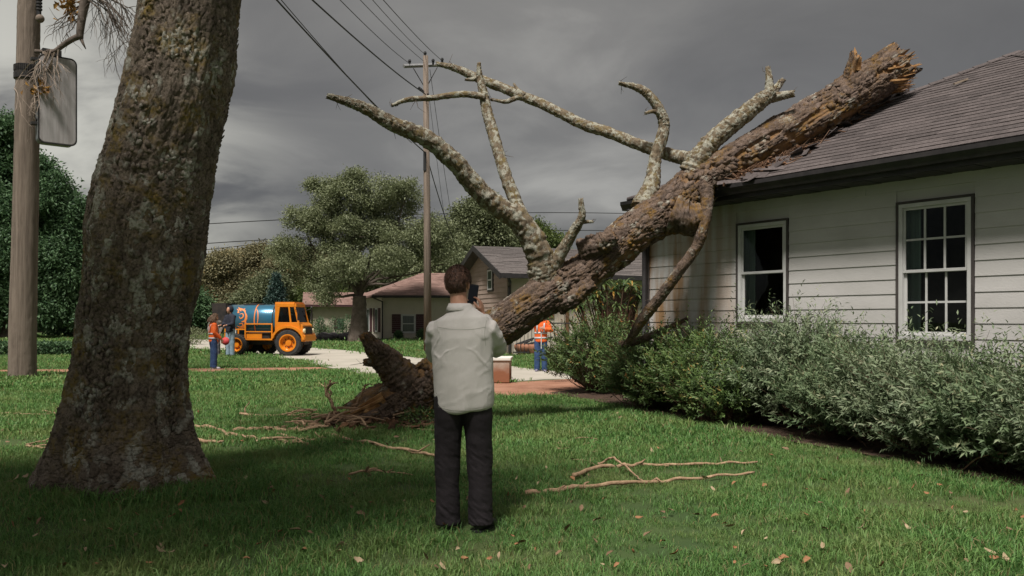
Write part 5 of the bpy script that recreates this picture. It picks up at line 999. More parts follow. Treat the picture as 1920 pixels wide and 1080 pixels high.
o = MB(); n_ = 26; c = gr(720, 796); P = [(c[0]+1.35*math.cos(i/n_*6.283)*(1+.2*math.sin(3*i)), c[1]+.55*math.sin(i/n_*6.283)*(1+.2*math.sin(5*i)), .012) for i in range(n_)]; o.add(P, [tuple(range(n_))]); so = o.build('bare_soil', M['soil']); so['kind'] = 'structure'
# weeds by the butt
shrub(790, 0, 11.6, .28, .22, LF['rust'], 'small reddish weed growing at the tree butt beside the man', 500, .06, 130, None, 'weed')

# bark rubble along the trunk on the roof
rs = np.random.RandomState(44); rb = thing('roof_debris', 'shed bark and splintered wood piled along the trunk on the roof', 'debris', at(1480, 300, 12.8), kind='stuff'); mb = MB(); mb2 = MB()
def roofpt(x, q): p = HC+(np.array([.574, -.818])*x+np.array([.818, .574])*(A0+q))*HK; return np.array([p[0], p[1], CH+(zE+PIT*q-CH)*HK])
EDGE = [(1345, 350), (1400, 335), (1450, 312), (1500, 285), (1560, 245), (1610, 215), (1650, 192), (1700, 168)]
def roofhit(px, py):
    d = np.array([(px-HX)/F, 1, -(py-HY)/F]); nv = np.array([-PIT*.818, -PIT*.574, 1.]); z0 = CH+(zE-CH)*HK-PIT*(HC[0]*.818+HC[1]*.574+A0*HK); C_ = np.array([0, 0, CH]); t = (z0-nv@C_)/(nv@d); return C_+d*t
for k in range(1500):
    t = rs.rand()*6.99; i = int(t); f = t-i; ex_ = EDGE[i][0]*(1-f)+EDGE[i+1][0]*f; ey_ = EDGE[i][1]*(1-f)+EDGE[i+1][1]*f; off = abs(rs.randn())*(9 if 1.3 < t < 6.5 else 6); c = roofhit(ex_+off*.9-6, ey_+off*.25-4); c = c+np.array([0, 0, .02+rs.rand()*.10*math.exp(-off/9)])
    s = .02+.05*rs.rand()**2
    if rs.rand() < .45: mb.box(-s*1.6, s*1.6, -s*.5, s*.5, -s*.18, s*.18, Matrix.Translation(Vector(c)) @ Matrix.Rotation(rs.rand()*6, 4, Vector(rs.randn(3)).normalized()))
    else: d = np.array([.6+rs.rand()*.3, -.3+rs.randn()*.4, .3+rs.randn()*.25])*(.06+.16*rs.rand()); mb2.tube([c-d, c+d*.2+rs.randn(3)*.012, c+d], [.008, .008, .003], 4)
mb.build('bark_pieces', M['debris'], rb, world=True); mb2.build('twigs', pm('dark_roof_twigs', rgb(.06, .035, .024), rgb(.24, .14, .085), 9, .9), rb, world=True)
HM_ = (Matrix.Translation((HC[0], HC[1], CH*(1-HK))) @ Matrix.Rotation(HA, 4, 'Z') @ Matrix.Scale(HK, 4)).inverted()
for k in range(26):
    t = rs.rand()*6.9; i = int(t); f = t-i; c = HM_ @ Vector(roofhit(EDGE[i][0]*(1-f)+EDGE[i+1][0]*f+2+rs.rand()*14, EDGE[i][1]*(1-f)+EDGE[i+1][1]*f+rs.rand()*4)); MB().box(-.15, .15, -.08, .08, -.004, .004, Matrix.Translation(c+Vector((0, 0, .03+.02*rs.rand()))) @ Matrix.Rotation(rs.randn()*.5, 4, 'Z') @ Matrix.Rotation(math.atan(PIT)+rs.randn()*.22, 4, 'X') @ Matrix.Rotation(rs.randn()*.15, 4, 'Y')).build('torn_shingle', M['shingle'], roof)
q = MB(); 
def plankpiece(lab, x, q_, L_, w_, a, seed):
    c = roofpt(A0+x, q_)+np.array([0, 0, .05]); mb = MB(); mb.box(-L_/2, L_/2, -w_/2, w_/2, -.012, .012, Matrix.Rotation(a, 4, 'Z') @ Matrix.Rotation(-.35, 4, 'Y')); o = mb.build('wood_splinter', M['splinter2'], loc=tuple(c)); tag(o, lab, 'splinter', 'loose wood on the roof')
M['splinter2'] = pm('weathered_splinter', rgb(.20, .15, .11), rgb(.36, .29, .22), 8, .85, .4)
plankpiece('pale flat splinter lying on the shingles below the middle of the trunk', 1.75, .78, .5, .07, -.2, 1); plankpiece('long pale splinter lying just above the gutter near the trunk', 1.35, .22, .4, .05, -.5, 2); plankpiece('short stick lying alone higher on the shingles, right of the broken top', 3.9, 2.6, .3, .03, .4, 3)

# ================================================================ FALLEN LEAVES
LM = [pm('dry_leaf_tan', rgb(.30, .215, .13), rgb(.40, .30, .19), 20, .8), pm('dry_leaf_brown', rgb(.14, .085, .05), rgb(.22, .14, .08), 20, .8), pm('dry_leaf_rust', rgb(.22, .10, .045), rgb(.30, .15, .07), 20, .8)]
lv = []
for k in range(9):
    rs = np.random.RandomState(300+k); n = 7; mb = MB(); L_ = .5; V = []
    cu = rs.uniform(-1.5, 2.2); cw = rs.uniform(-.5, 1.2)
    for i in range(n):
        t = i/(n-1); wv = math.sin(math.pi*(t*.92+.04))**.8*.24*(1+.25*rs.randn()*.5); a = cu*(t-.5); 
        y = math.sin(a)/cu if abs(cu) > .1 else t-.5; zc = (1-math.cos(a))/cu if abs(cu) > .1 else 0
        for s_, f_ in ((-1, 1), (0, 0), (1, 1)): V.append((y, s_*wv, zc+f_*wv*cw*.7))
    F_ = [(3*i+j, 3*i+j+1, 3*i+j+4, 3*i+j+3) for i in range(n-1) for j in (0, 1)]; V2 = V+[(x, y, z_-.02) for x, y, z_ in V]; m_ = len(V)
    F2 = F_+[tuple(m_+i for i in f[::-1]) for f in F_]; mb.add(V2, F2); mb.tube([(-.5, 0, .02), (-.72, .03, .05)], .014, 4); lv.append(mb.mesh('dry_leaf', LM[k % 3], True))
LL = ['curled pale tan dry leaf', 'crumpled dark brown dry leaf', 'rust-coloured dry leaf']
rs = np.random.RandomState(55); cnt = 0
while cnt < 285:
    if cnt < 210: px, py = rs.uniform(0, 1920), 820+260*rs.rand()**.75
    else: px, py = rs.uniform(0, 1300), rs.uniform(745, 850)
    g = gr(px, py); P = np.array([[g[0], g[1]]])
    if inpoly(P, bed)[0] or inpoly(P, paver)[0] or inpoly(P, drive)[0] or np.hypot(g[0]-tb[0], g[1]-tb[1]) < .75: continue
    k = rs.randint(9); o = put('dry_leaf', lv[k], None, (g[0], g[1], .045+.012*rs.rand()), (rs.randn()*.5, rs.randn()*.5, rs.rand()*6.28)); s = .038+.042*rs.rand()**1.5; o.scale = (s, s, s); wh = 'near the bottom left corner' if px < 420 and py > 930 else 'in the grass at the foot of the old tree' if px < 460 else 'around the broken branches' if py < 850 else 'to the left of the man' if px < 800 else 'by the feet of the man' if px < 960 else 'around the two straight pale branches' if (px < 1440 and py < 945) else 'on the open lawn, lower right' if px > 1400 else 'in the foreground right of the man'; tag(o, LL[k % 3]+' '+wh, 'leaf', ['pale tan leaves scattered on the lawn', 'dark brown leaves scattered on the lawn', 'rust-coloured leaves scattered on the lawn'][k % 3]); cnt += 1
# ================================================================ PEOPLE
def fuse(name, mb, mat, parent, voxel, smooth=6, disp=None, loc=None):
    o = put(name, mb.mesh(name, mat), parent); r = o.modifiers.new('r', 'REMESH'); r.mode = 'VOXEL'; r.voxel_size = voxel; r.use_smooth_shade = True
    s = o.modifiers.new('s', 'SMOOTH'); s.iterations = smooth; s.factor = .5
    bake(o)
    if not o.data.materials: o.data.materials.append(mat)
    n = len(o.data.vertices); v = np.zeros(n*3, dtype=np.float32); o.data.vertices.foreach_get('co', v); v = v.reshape(-1, 3).astype(float)
    if disp is not None:
        nr = np.zeros(n*3, dtype=np.float32); o.data.vertices.foreach_get('normal', nr); nr = nr.reshape(-1, 3); v = disp(v, nr); o.data.vertices.foreach_set('co', v.astype(np.float32).ravel()); o.data.update()
    o.data.polygons.foreach_set('use_smooth', [True]*len(o.data.polygons)); return o
SK = pm('skin', rgb(.50, .27, .18), rgb(.42, .20, .13), 18, .55, .05)
def hand(mb, w, d, nrm, side, curl=1.0, s=1.0, spread=.0):
    """w wrist point, d direction of the palm, nrm from palm centre towards what it grips, side = towards the thumb"""
    w, d, nrm, side = [np.array(x, float) for x in (w, d, nrm, side)]; d /= np.linalg.norm(d); side -= d*np.dot(side, d); side /= np.linalg.norm(side); nrm = np.cross(d, side)*(1 if np.dot(np.cross(d, side), nrm) > 0 else -1)
    mb.tube([w-d*.02*s, w+d*.03*s, w+d*.06*s, w+d*.092*s], [.026*s, .036*s, .041*s, .038*s], 12, ry=[.02*s, .017*s, .016*s, .012*s], hint=side)
    for k, (off, L_) in enumerate(((.030, .070), (.010, .078), (-.010, .073), (-.030, .058))):
        p = w+d*.085*s+side*off*s; q = [p]; a = 0.15
        for seg, f in enumerate((.42, .32, .26)):
            a += curl*(.45+.2*seg); dd = d*math.cos(a)+nrm*math.sin(a)+side*spread*off*8; p = p+dd*L_*f*s; q.append(p)
        mb.tube([q[0]-d*.02*s]+q, [.0095*s, .0092*s, .0085*s, .0078*s, .006*s], 8)
    t0 = w+d*.03*s+side*.03*s; t1 = t0+(d*.5+side*.75+nrm*.35)*.035*s; t2 = t1+(d*.85+side*.15+nrm*.5)*.032*s; t3 = t2+(d*.9-side*.15+nrm*.4)*.025*s
    mb.tube([t0-side*.012*s, t1, t2, t3], [.014*s, .0115*s, .0105*s, .008*s], 8)
def head(mb, c, yaw=0, pitch=0, s=1.0):
    c = Vector(c); M_ = Matrix.Rotation(yaw, 3, 'Z') @ Matrix.Rotation(pitch, 3, 'X'); T = lambda x, y, z_: c+M_ @ Vector((x*s, y*s, z_*s))   # +y is the face
    mb.ball(T(0, -.008, .022), .074*s, .094*s, .092*s, 20, 14, M_); mb.ball(T(0, .03, -.03), .058*s, .064*s, .082*s, 18, 12, M_); mb.ball(T(0, .075, -.088), .024*s, .02*s, .02*s, 10, 8, M_)
    mb.tube([T(0, .088, .02), T(0, .104, -.01), T(0, .108, -.026)], [.008*s, .012*s, .015*s], 8); mb.ball(T(0, .092, -.056), .024*s, .010*s, .010*s, 10, 6, M_)
    for sx in (-1, 1):
        mb.ball(T(sx*.077, -.008, -.012), .010*s, .020*s, .033*s, 10, 8, M_ @ Matrix.Rotation(sx*.35, 3, 'Z')); mb.ball(T(sx*.03, .084, .028), .018*s, .008*s, .007*s, 8, 6, M_); mb.ball(T(sx*.042, .072, -.012), .02*s, .018*s, .016*s, 8, 6, M_)
    return T, M_
def person(label, loc, rz, J, o, voxel=.008, s=1.0, group=None, top_disp=None):
    """J: joints; o: outfit. One continuous body, clothes over it."""
    P = thing('person', label, 'person', loc, rz, group=group); P.scale = (s, s, s); V = lambda k: np.array(J[k], float)
    b = MB()
    for sd in 'LR':
        b.tube([V('hip'+sd), (V('hip'+sd)*.4+V('knee'+sd)*.6), V('knee'+sd), (V('knee'+sd)*.6+V('ank'+sd)*.4), V('ank'+sd)], [.078, .066, .05, .052, .036], 14); b.tube([V('ank'+sd), V('ank'+sd)*[1, 1, .5]+[0, .04, 0], V('toe'+sd)], [.036, .038, .025], 10)
        b.tube([V('sho'+sd), V('elb'+sd)], [.048, .040], 12); b.tube([V('elb'+sd), V('elb'+sd)*.6+V('wri'+sd)*.4, V('wri'+sd)], [.038, .037, .026], 12)
        hd = J['hand'+sd]; hand(b, V('wri'+sd), hd[0], hd[1], hd[2], hd[3])
    b.tube([V('pel')-[0, 0, .05], V('pel'), V('chest')*.5+V('pel')*.5, V('chest'), V('neck')-[0, 0, .06], V('neck')], [.12, .15, .13, .15, .09, .06], 20, ry=[.09, .11, .10, .10, .06, .055], hint=(1, 0, 0)); b.tube([V('neck')-[0, 0, .04], V('head')-[0, .01, .03]], [.062, .056], 14)
    T, HM = head(b, J['head'], J.get('yaw', 0), J.get('pitch', 0)); body = fuse('body', b, SK, P, voxel*.75, 3)
    for sx in (-1, 1):
        e = MB(); c = T(sx*.030, .086, .014); e.ball(c, .012, .006, .007, 8, 6, HM); e.build('eye', pm('eye_dark', rgb(.03, .02, .015), rough=.2), body, smooth=True)
    # trousers
    t = MB(); tr = o.get('leg', (.100, .088, .080, .080))
    for sd in 'LR':
        h, k, a = V('hip'+sd), V('knee'+sd), V('ank'+sd); t.tube([h+[0, 0, .06], h-[0, 0, .08], h*.45+k*.55, k, k*.5+a*.5, a-[0, 0, .045]], [tr[0]*1.0, tr[0]*1.04, tr[0]*.93, tr[1], tr[2], tr[3]], 18)
    t.tube([V('pel')+[0, 0, -.11], V('pel')+[0, 0, -.04], V('pel')+[0, 0, .06], V('pel')+[0, 0, .13]], [.15, .185, .178, .15], 22, ry=[.09, .122, .12, .10], hint=(1, 0, 0))
    def tdisp(v, nr):
        q = np.column_stack([v[:, 0]*7, v[:, 1]*7, v[:, 2]*9]); w1 = fbm(q+3, 3, 5)-.5; q2 = np.column_stack([v[:, 0]*13, v[:, 1]*13, v[:, 2]*26+v[:, 0]*18]); w2 = np.abs(fbm(q2, 2, 8)-.5); low = sstep(.45, .05, v[:, 2]); kn = np.exp(-((v[:, 2]-.47)/.1)**2)
        return v+nr*(w1*.014+(.25-w2)*.022*(low*1.0+kn*.7+.22))[:, None]
    fuse('trousers', t, o['trousers'], P, voxel, 4, tdisp)
    # shoes
    for sd in 'LR':
        a, e = V('ank'+sd), V('toe'+sd); d = (e-a)*[1, 1, 0]; d /= np.linalg.norm(d); c = MB(); g = a*[1, 1, 0]
        c.tube([g-d*.065+[0, 0, .045], g-d*.045+[0, 0, .05], g+d*.03+[0, 0, .052], g+d*.10+[0, 0, .04], g+d*.165+[0, 0, .03], g+d*.19+[0, 0, .028]], [.02, .036, .038, .045, .038, .012], 14, ry=[.025, .043, .05, .035, .027, .01], hint=np.cross(d, [0, 0, 1])); sh_ = fuse('shoe', c, o['shoes'], P, voxel*.8, 3)
        q = MB(); pr_ = [g-d*.07, g-d*.06+np.cross(d, [0, 0, 1])*.034, g+d*.1+np.cross(d, [0, 0, 1])*.046, g+d*.18+np.cross(d, [0, 0, 1])*.022, g+d*.18-np.cross(d, [0, 0, 1])*.022, g+d*.1-np.cross(d, [0, 0, 1])*.046, g-d*.06-np.cross(d, [0, 0, 1])*.034]; q.prism(pr_, (0, 0, .014)); q.build('sole', o['sole'], sh_)
    # top
    u = MB(); sl_ = o.get('sleeve', (.085, .078, .072, .05)); ct = V('chest')[0]
    for row in (o['torso'],): u.tube([(r[1], r[4] if len(r) > 4 else 0, r[0]) for r in row], [r[2] for r in row], 28, ry=[r[3] for r in row], hint=(1, 0, 0))
    for sd in 'LR': u.tube([V('sho'+sd)*[.72, 1, 1], V('sho'+sd), V('sho'+sd)*.5+V('elb'+sd)*.5, V('elb'+sd), V('elb'+sd)*.5+V('wri'+sd)*.5, V('wri'+sd)*.9+V('elb'+sd)*.1], [sl_[0]*.85, sl_[0], sl_[1], sl_[1]*.93, sl_[2]*.85, sl_[3]], 18)
    top = fuse(o.get('topname', 'shirt'), u, o['top'], P, voxel, o.get('sm', 7), top_disp)
    return P, T, HM, body, top
LM_ = Matrix
# --- the man photographing
mx0 = (868-HX)/F*5.84
shirtm = pm('pale_grey_linen_shirt', rgb(.60, .565, .535), rgb(.54, .505, .475), 7, .85, .35, 260)
def shirt_weave(): pass
trm = pm('black_trousers', rgb(.011, .008, .010), rgb(.02, .015, .018), 6, .85, .3, 200)
blk = pm('black_leather', rgb(.012, .012, .013), rgb(.03, .03, .03), 10, .45, .2)
J = dict(hipL=(-.095, 0, .92), hipR=(.095, 0, .92), kneeL=(-.108, .03, .50), kneeR=(.112, .025, .50), ankL=(-.103, 0, .09), ankR=(.122, 0, .09), toeL=(-.13, .17, .03), toeR=(.20, .16, .03), pel=(.0, 0, .95), chest=(0, 0, 1.28), neck=(-.025, .0, 1.535), head=(-.036, .045, 1.69), yaw=-.25, pitch=-.12,
         shoL=(-.176, .0, 1.378), shoR=(.168, .0, 1.384), elbL=(-.205, .17, 1.20), elbR=(.230, .12, 1.245), wriL=(-.05, .37, 1.47), wriR=(.122, .35, 1.478),
         handL=((.25, .1, .9), (.6, .4, 0), (-.2, -.8, .2), .7), handR=((-.12, .12, .95), (-.9, .3, 0), (-.2, -.9, .1), .55))
torso = [(.815, .012, .190, .125), (.84, .012, .203, .138), (.95, .010, .207, .146), (1.08, .002, .207, .145), (1.2, -.002, .212, .142), (1.32, -.003, .214, .138), (1.395, -.005, .210, .122), (1.452, -.007, .183, .108), (1.492, -.012, .118, .088), (1.515, -.016, .088, .078), (1.54, -.022, .074, .072)]
def sdisp(v, nr):
    x, y, z_ = v.T; q = np.column_stack([x*5, y*5, z_*4]); w1 = fbm(q+1.7, 3, 15)-.5
    diag = fbm(np.column_stack([x*4+z_*5, y*6, z_*9-x*7]), 2, 21); w2 = 1-np.abs(diag-.5)*9; w2 = np.clip(w2, 0, 1)
    arm = sstep(.15, .23, np.abs(x))*sstep(1.1, 1.2, z_); ring = np.sin(z_*95+fbm(q*2, 2, 3)*9)*arm
    vert = np.sin(x*42+fbm(q, 2, 4)*6)*sstep(1.02, .82, z_)*(np.abs(x) < .24)
    under = np.exp(-((np.abs(x)-.155)/.035)**2)*np.exp(-((z_-1.25)/.14)**2)*(y < .03)
    fold = sstep(.55, .75, fbm(np.column_stack([x*11+(z_-1.2)*2, y*6, z_*1.6]), 2, 31)); sag = np.clip(1-np.abs(fbm(np.column_stack([x*3-z_*6*np.sign(x), y*5, z_*7+np.abs(x)*9]), 2, 27)-.5)*14, 0, 1)*np.exp(-((np.abs(x)-.14)/.07)**2)*sstep(1.05, 1.2, z_)*sstep(1.42, 1.3, z_); d = w1*.005+w2*.0018+fold*.006*sstep(1.3, .95, z_)+sag*.007+ring*.0022*(np.abs(x) > .2)+vert*.0035-under*.006
    v2 = v+nr*d[:, None]; v2[:, 2] += sstep(1.0, .8, z_)*.02*(np.clip(np.abs(x-.01)/.2, 0, 1.2))**2.4+np.where(z_ < 1.0, .012*np.sin(x*13), 0)*sstep(1, .85, z_); return v2
man, T, HM, mbody, mtop = person('man seen from behind in loose pale grey shirt and black trousers, holding up a phone', (mx0, 5.84, 0), 0, J, dict(trousers=trm, shoes=blk, sole=blk, top=shirtm, torso=torso, sm=18, sleeve=(.076, .080, .080, .046), leg=(.102, .088, .078, .084)), .0065, top_disp=sdisp)
# collar: a folded band open at the front
n = 26; mb = MB(); V_ = []
for i in range(n+1):
    a = R(-200+ 220*i/n)+R(0); a = R(-20-320*i/n-0)+math.pi/2-R(0)
    ca, sa = math.cos(a), math.sin(a); fr = i/n
    c = np.array([-.026, .004, 0]); 
    V_ += [c+np.array([ca*.070, sa*.068, 1.508+.004*math.sin(fr*9)]), c+np.array([ca*.066, sa*.064, 1.550]), c+np.array([ca*.071, sa*.069, 1.554]), c+np.array([ca*.094, sa*.088, 1.510-.012*abs(fr-.5)*2]), c+np.array([ca*.092, sa*.086, 1.506])]
mb.add(V_, [(5*i+k, 5*i+k+1, 5*(i+1)+k+1, 5*(i+1)+k) for i in range(n) for k in range(4)]); col_ = mb.build('collar', shirtm, mtop, smooth=True); so_ = col_.modifiers.new('t', 'SOLIDIFY'); so_.thickness = .003
for sx, jj in ((-1, 'wriL'), (1, 'wriR')): e, w_ = np.array(J['elb'+jj[-1]]), np.array(J[jj]); d = (w_-e)/np.linalg.norm(w_-e); q = MB(); w_ = w_*.88+e*.12; q.tube([w_-d*.05, w_-d*.045, w_+d*.005, w_+d*.008], [.043, .047, .046, .040], 18); q.build('cuff', shirtm, mtop, smooth=True)
from mathutils.bvhtree import BVHTree
bvh = BVHTree.FromPolygons([v.co.copy() for v in mtop.data.vertices], [tuple(p.vertices) for p in mtop.data.polygons])
def seam(pts, r=.0016, nm='seam'):
    P_ = []
    for x, z_ in smooth_path([(a, b, 0) for a, b in pts], 26)[:, :2]:
        h = bvh.ray_cast(Vector((x, -1, z_)), Vector((0, 1, 0)))[0]
        if h: P_.append(h+Vector((0, -.0002, 0)))
    q = MB(); q.tube(P_, r, 5); q.build(nm, pm('shirt_seam_thread', rgb(.36, .35, .31), rough=.9), mtop)
seam([(-.165, 1.395), (-.08, 1.382), (-.01, 1.378), (.08, 1.382), (.155, 1.395)]); seam([(-.175, 1.44), (-.163, 1.36), (-.168, 1.27)]); seam([(.163, 1.44), (.152, 1.36), (.158, 1.27)]); seam([(-.17, .862), (-.09, .842), (.01, .838), (.1, .842), (.19, .862)])
# hair
def hair(parent, T, HM, mat, seed=1, longh=False, strands=3800, nape=-.075, s=1.0):
    rs = np.random.RandomState(seed); mb = MB(); nU, nV = 56, 34; V = []; ok = {}
    for i in range(nV+1):
        th = math.pi*i/nV
        for k in range(nU):
            a = 2*math.pi*k/nU; d = np.array([math.sin(th)*math.cos(a), math.sin(th)*math.sin(a), math.cos(th)]); r = 1+.03*(math.sin(a*9+th*5)+math.sin(a*17-th*11))*.3+.02*rs.randn()*.3
            p = d*np.array([.0815, .104, .103])*r*s; V.append(tuple(T(p[0]/s, -.010+p[1]/s, .022+p[2]/s)))
            low = nape if d[1] < .1 else (nape+(d[1]-.1)*.30); low = min(low, .07); 
            if abs(d[0]) > .78 and d[1] > -.35: low = max(low, .018)
            ok[(i, k)] = (.022+d[2]*.103) > low
    Fh = [(i*nU+k, i*nU+(k+1) % nU, (i+1)*nU+(k+1) % nU, (i+1)*nU+k) for i in range(nV) for k in range(nU) if ok[(i, k)] and ok[(i+1, k)] and ok[(i+1, (k+1) % nU)]]
    mb.add(V, Fh)
    for _ in range(strands):
        d = unit(rs.randn(1, 3))[0]; z0 = .022+d[2]*.103; low = nape if d[1] < .1 else (nape+(d[1]-.1)*.30)
        if abs(d[0]) > .78 and d[1] > -.35: low = .018
        if z0 < low: continue
        p = d*np.array([.081, .103, .102])+np.array([0, -.010, .022]); g = np.array([d[0]*.35+rs.randn()*.35, -.5 if d[2] > .5 else -.15, -1.+d[2]*.5]); g = g-d*np.dot(g, d); g /= np.linalg.norm(g)+1e-6; L_ = (.020+.018*rs.rand())*(1 if z0 > nape+.03 else .6); sd_ = np.cross(d, g)*.0020
        q = [p-sd_, p+sd_, p+g*L_*.6+d*.010+sd_*.8, p+g*L_*.6+d*.010-sd_*.8, p+g*L_+d*.008+rs.randn(3)*.003]; n0 = len(mb.v); mb.add([tuple(T(*x)) for x in q], [(0, 1, 2, 3), (3, 2, 4)])
    if longh:
        for _ in range(700):
            a = rs.uniform(math.pi*.9, math.pi*2.1); p = np.array([math.cos(a)*.075, math.sin(a)*.09-.01, .0+rs.rand()*.05]); pts = [p]; 
            for k in range(5): p = p+np.array([math.cos(a)*.007+rs.randn()*.012, math.sin(a)*.012+rs.randn()*.01, -.032-.01*rs.rand()]); pts.append(p)
            mb.tube([tuple(T(*x)) for x in pts], [.007, .008, .008, .007, .006, .003], 4, cap=False)
    return mb.build('hair', mat, parent, smooth=False)
hairm = pm('dark_brown_hair', rgb(.04, .018, .011), rgb(.14, .068, .042), 45, .55, .3, 90)
hair(mbody, T, HM, hairm, 1, nape=-.062)
# the phone
php = at(884.5, 551, 6.19); phn = thing('phone', 'black phone held upright beside the head of the man', 'phone', php-np.array([0, 0, .07]), R(6))
mb = MB(); mb.prism([(x, -.0045, z_+.07) for x, z_ in rounded(.070, .142, .010, 4)], (0, .009, 0)); mb.build('case', blk, phn, bevel=.0015); MB().box(-.031, .031, -.0062, -.0048, .008, .132).build('screen', pm('dark_screen', rgb(.01, .012, .016), rough=.12), phn)
q = MB(); q.box(.0, .022, .0045, .0075, .105, .13); q.build('camera_bump', blk, phn); phn.rotation_euler = (R(-4), R(8), R(6))

# --- hi-vis workers
ORG = pm('orange_hi_vis_cloth', rgb(.80, .145, .022), rgb(.68, .11, .02), 8, .8, .3, 40); REF = pm('silver_reflective_tape', rgb(.42, .43, .46), rgb(.5, .5, .52), 20, .4); JEAN = pm('blue_jeans', rgb(.022, .05, .13), rgb(.04, .08, .18), 9, .9, .3, 60); PALE = pm('pale_jeans', rgb(.20, .29, .36), rgb(.28, .36, .42), 9, .9); WHT = pm('white_trainers', rgb(.55, .56, .6), rgb(.65, .65, .68), 9, .6); GLV = pm('dark_work_glove', rgb(.03, .035, .06), rgb(.05, .05, .08), 9, .8); BLK2 = pm('black_jacket_cloth', rgb(.012, .014, .024), rgb(.025, .026, .04), 9, .85)
base = dict(hipL=(-.085, 0, .90), hipR=(.085, 0, .90), kneeL=(-.095, .02, .49), kneeR=(.095, .02, .49), ankL=(-.10, 0, .09), ankR=(.10, 0, .09), toeL=(-.13, .17, .03), toeR=(.13, .17, .03), pel=(0, 0, .93), chest=(0, 0, 1.25), neck=(0, .01, 1.47), head=(0, .03, 1.62),
            shoL=(-.175, 0, 1.385), shoR=(.175, 0, 1.385), elbL=(-.235, .01, 1.12), elbR=(.235, .01, 1.12), wriL=(-.24, .10, .90), wriR=(.24, .10, .90), handL=((0, .15, -1), (1, 0, 0), (0, 1, 0), .4), handR=((0, .15, -1), (-1, 0, 0), (0, 1, 0), .4))
jk = [(.84, 0, .17, .13), (.87, 0, .185, .14), (1.0, 0, .18, .135), (1.15, 0, .185, .135), (1.28, 0, .195, .13), (1.37, 0, .19, .115), (1.43, 0, .135, .095), (1.47, 0, .08, .075), (1.50, 0, .07, .07)]
def vest(P, jk=jk, front=1):
    for z_ in (.96, 1.10):
        q = MB(); rx = np.interp(z_, [r[0] for r in jk], [r[2] for r in jk])+.006; ry = np.interp(z_, [r[0] for r in jk], [r[3] for r in jk])+.008; q.tube([(0, 0, z_-.026), (0, 0, z_+.026)], [rx, rx], 26, ry=[ry, ry], hint=(1, 0, 0), cap=False); so = q.build('reflective_band', REF, P, smooth=True); m = so.modifiers.new('t', 'SOLIDIFY'); m.thickness = .004
    for sx in (-1, 1):
        q = MB(); pts = []
        for t in np.linspace(0, 1, 13): a = math.pi*t; pts.append((sx*(.10), -math.cos(a)*(.137 if .1 < t < .9 else .141), 1.12+math.sin(a)**.55*.305))
        q.tube(pts, .024, 6, ry=.006, hint=(1, 0, 0)); q.build('reflective_strap', REF, P, smooth=True)
def wdisp(v, nr): return v+nr*((fbm(v*9+2, 3, 6)-.5)*.022)[:, None]
w1j = dict(base); w1j.update(wriL=(-.20, .16, .92), wriR=(.22, .20, .93), elbR=(.23, -.02, 1.14), head=(0, .05, 1.61), yaw=-.1, pitch=-.25)
wp, T, HM, wb, wt = person('worker in orange hi-vis jacket and jeans with curly hair, standing on the narrow path', gr(400, 692), R(-58), w1j, dict(trousers=JEAN, shoes=WHT, sole=WHT, top=ORG, torso=jk, topname='jacket', sleeve=(.078, .072, .068, .05), sm=4), .016, .93, top_disp=wdisp); vest(wp)
hair(wb, T, HM, pm('curly_light_brown_hair', rgb(.08, .045, .025), rgb(.17, .10, .06), 30, .7, .3, 60), 2, True, 700)
w2j = dict(base); w2j.update(elbR=(.29, -.16, 1.20), wriR=(.13, .08+.1, 1.50), elbL=(-.30, .05, 1.16), wriL=(-.10, .20, 1.22), handR=((-.3, -.1, .9), (-1, 0, 0), (0, 1, 0), .9), handL=((.9, .2, .2), (0, -1, 0), (0, 0, 1), .9), head=(0, .05, 1.62), pitch=-.2)
w2j.update(elbR=(.29, .06, 1.22), ankL=(-.11, 0, .09), ankR=(.11, 0, .09))
wp2, T, HM, wb, wt = person('worker in orange hi-vis vest facing the camera under the leaning trunk, one arm raised', gr(1014, 697), R(176), w2j, dict(trousers=JEAN, shoes=pm('grey_violet_trainers', rgb(.16, .14, .20), rgb(.22, .2, .26), 9, .7), sole=WHT, top=ORG, torso=jk, topname='jacket', sleeve=(.078, .072, .068, .05), sm=4), .016, .97, top_disp=wdisp); vest(wp2)
hair(wb, T, HM, pm('reddish_hair', rgb(.16, .03, .02), rgb(.2, .05, .03), 30, .7), 3, False, 700)
q = MB(); q.box(-.03, -.005, .152, .156, .66, 1.18); q.build('tape', M['frame'], wp2)
w3j = dict(base); w3j.update(elbR=(.20, .10, 1.12), wriR=(.14, .30, 1.08), elbL=(-.20, .10, 1.12), wriL=(-.14, .30, 1.08), handR=((0, 1, 0), (0, 0, -1), (-1, 0, 0), .8), handL=((0, 1, 0), (0, 0, -1), (1, 0, 0), .8), head=(0, .05, 1.60), pitch=-.15)
wp3, T, HM, wb, wt = person('person in black hooded top and pale jeans at the dark rear opening of the truck', gr(432, 669), R(150), w3j, dict(trousers=PALE, shoes=pm('grey_shoes', rgb(.3, .3, .32), rough=.7), sole=WHT, top=BLK2, torso=jk, topname='hoodie', sleeve=(.078, .074, .07, .05), sm=4), .02, 1.12, top_disp=wdisp)
q = MB(); q.ball((0, .0, 1.62), .10, .12, .135, 14, 10); q.build('hood', BLK2, wp3, smooth=True)
w4j = dict(base); w4j.update(chest=(0, .06, 1.2), neck=(0, .12, 1.40), head=(0, .17, 1.53), shoL=(-.17, .08, 1.33), shoR=(.17, .08, 1.33), pitch=-.4, wriL=(-.2, .2, .9), wriR=(.2, .2, .9))
jk4 = [(r[0]-.02*(r[0] > 1.2), 0, r[2], r[3], max(0, (r[0]-.95))*.2) for r in jk]
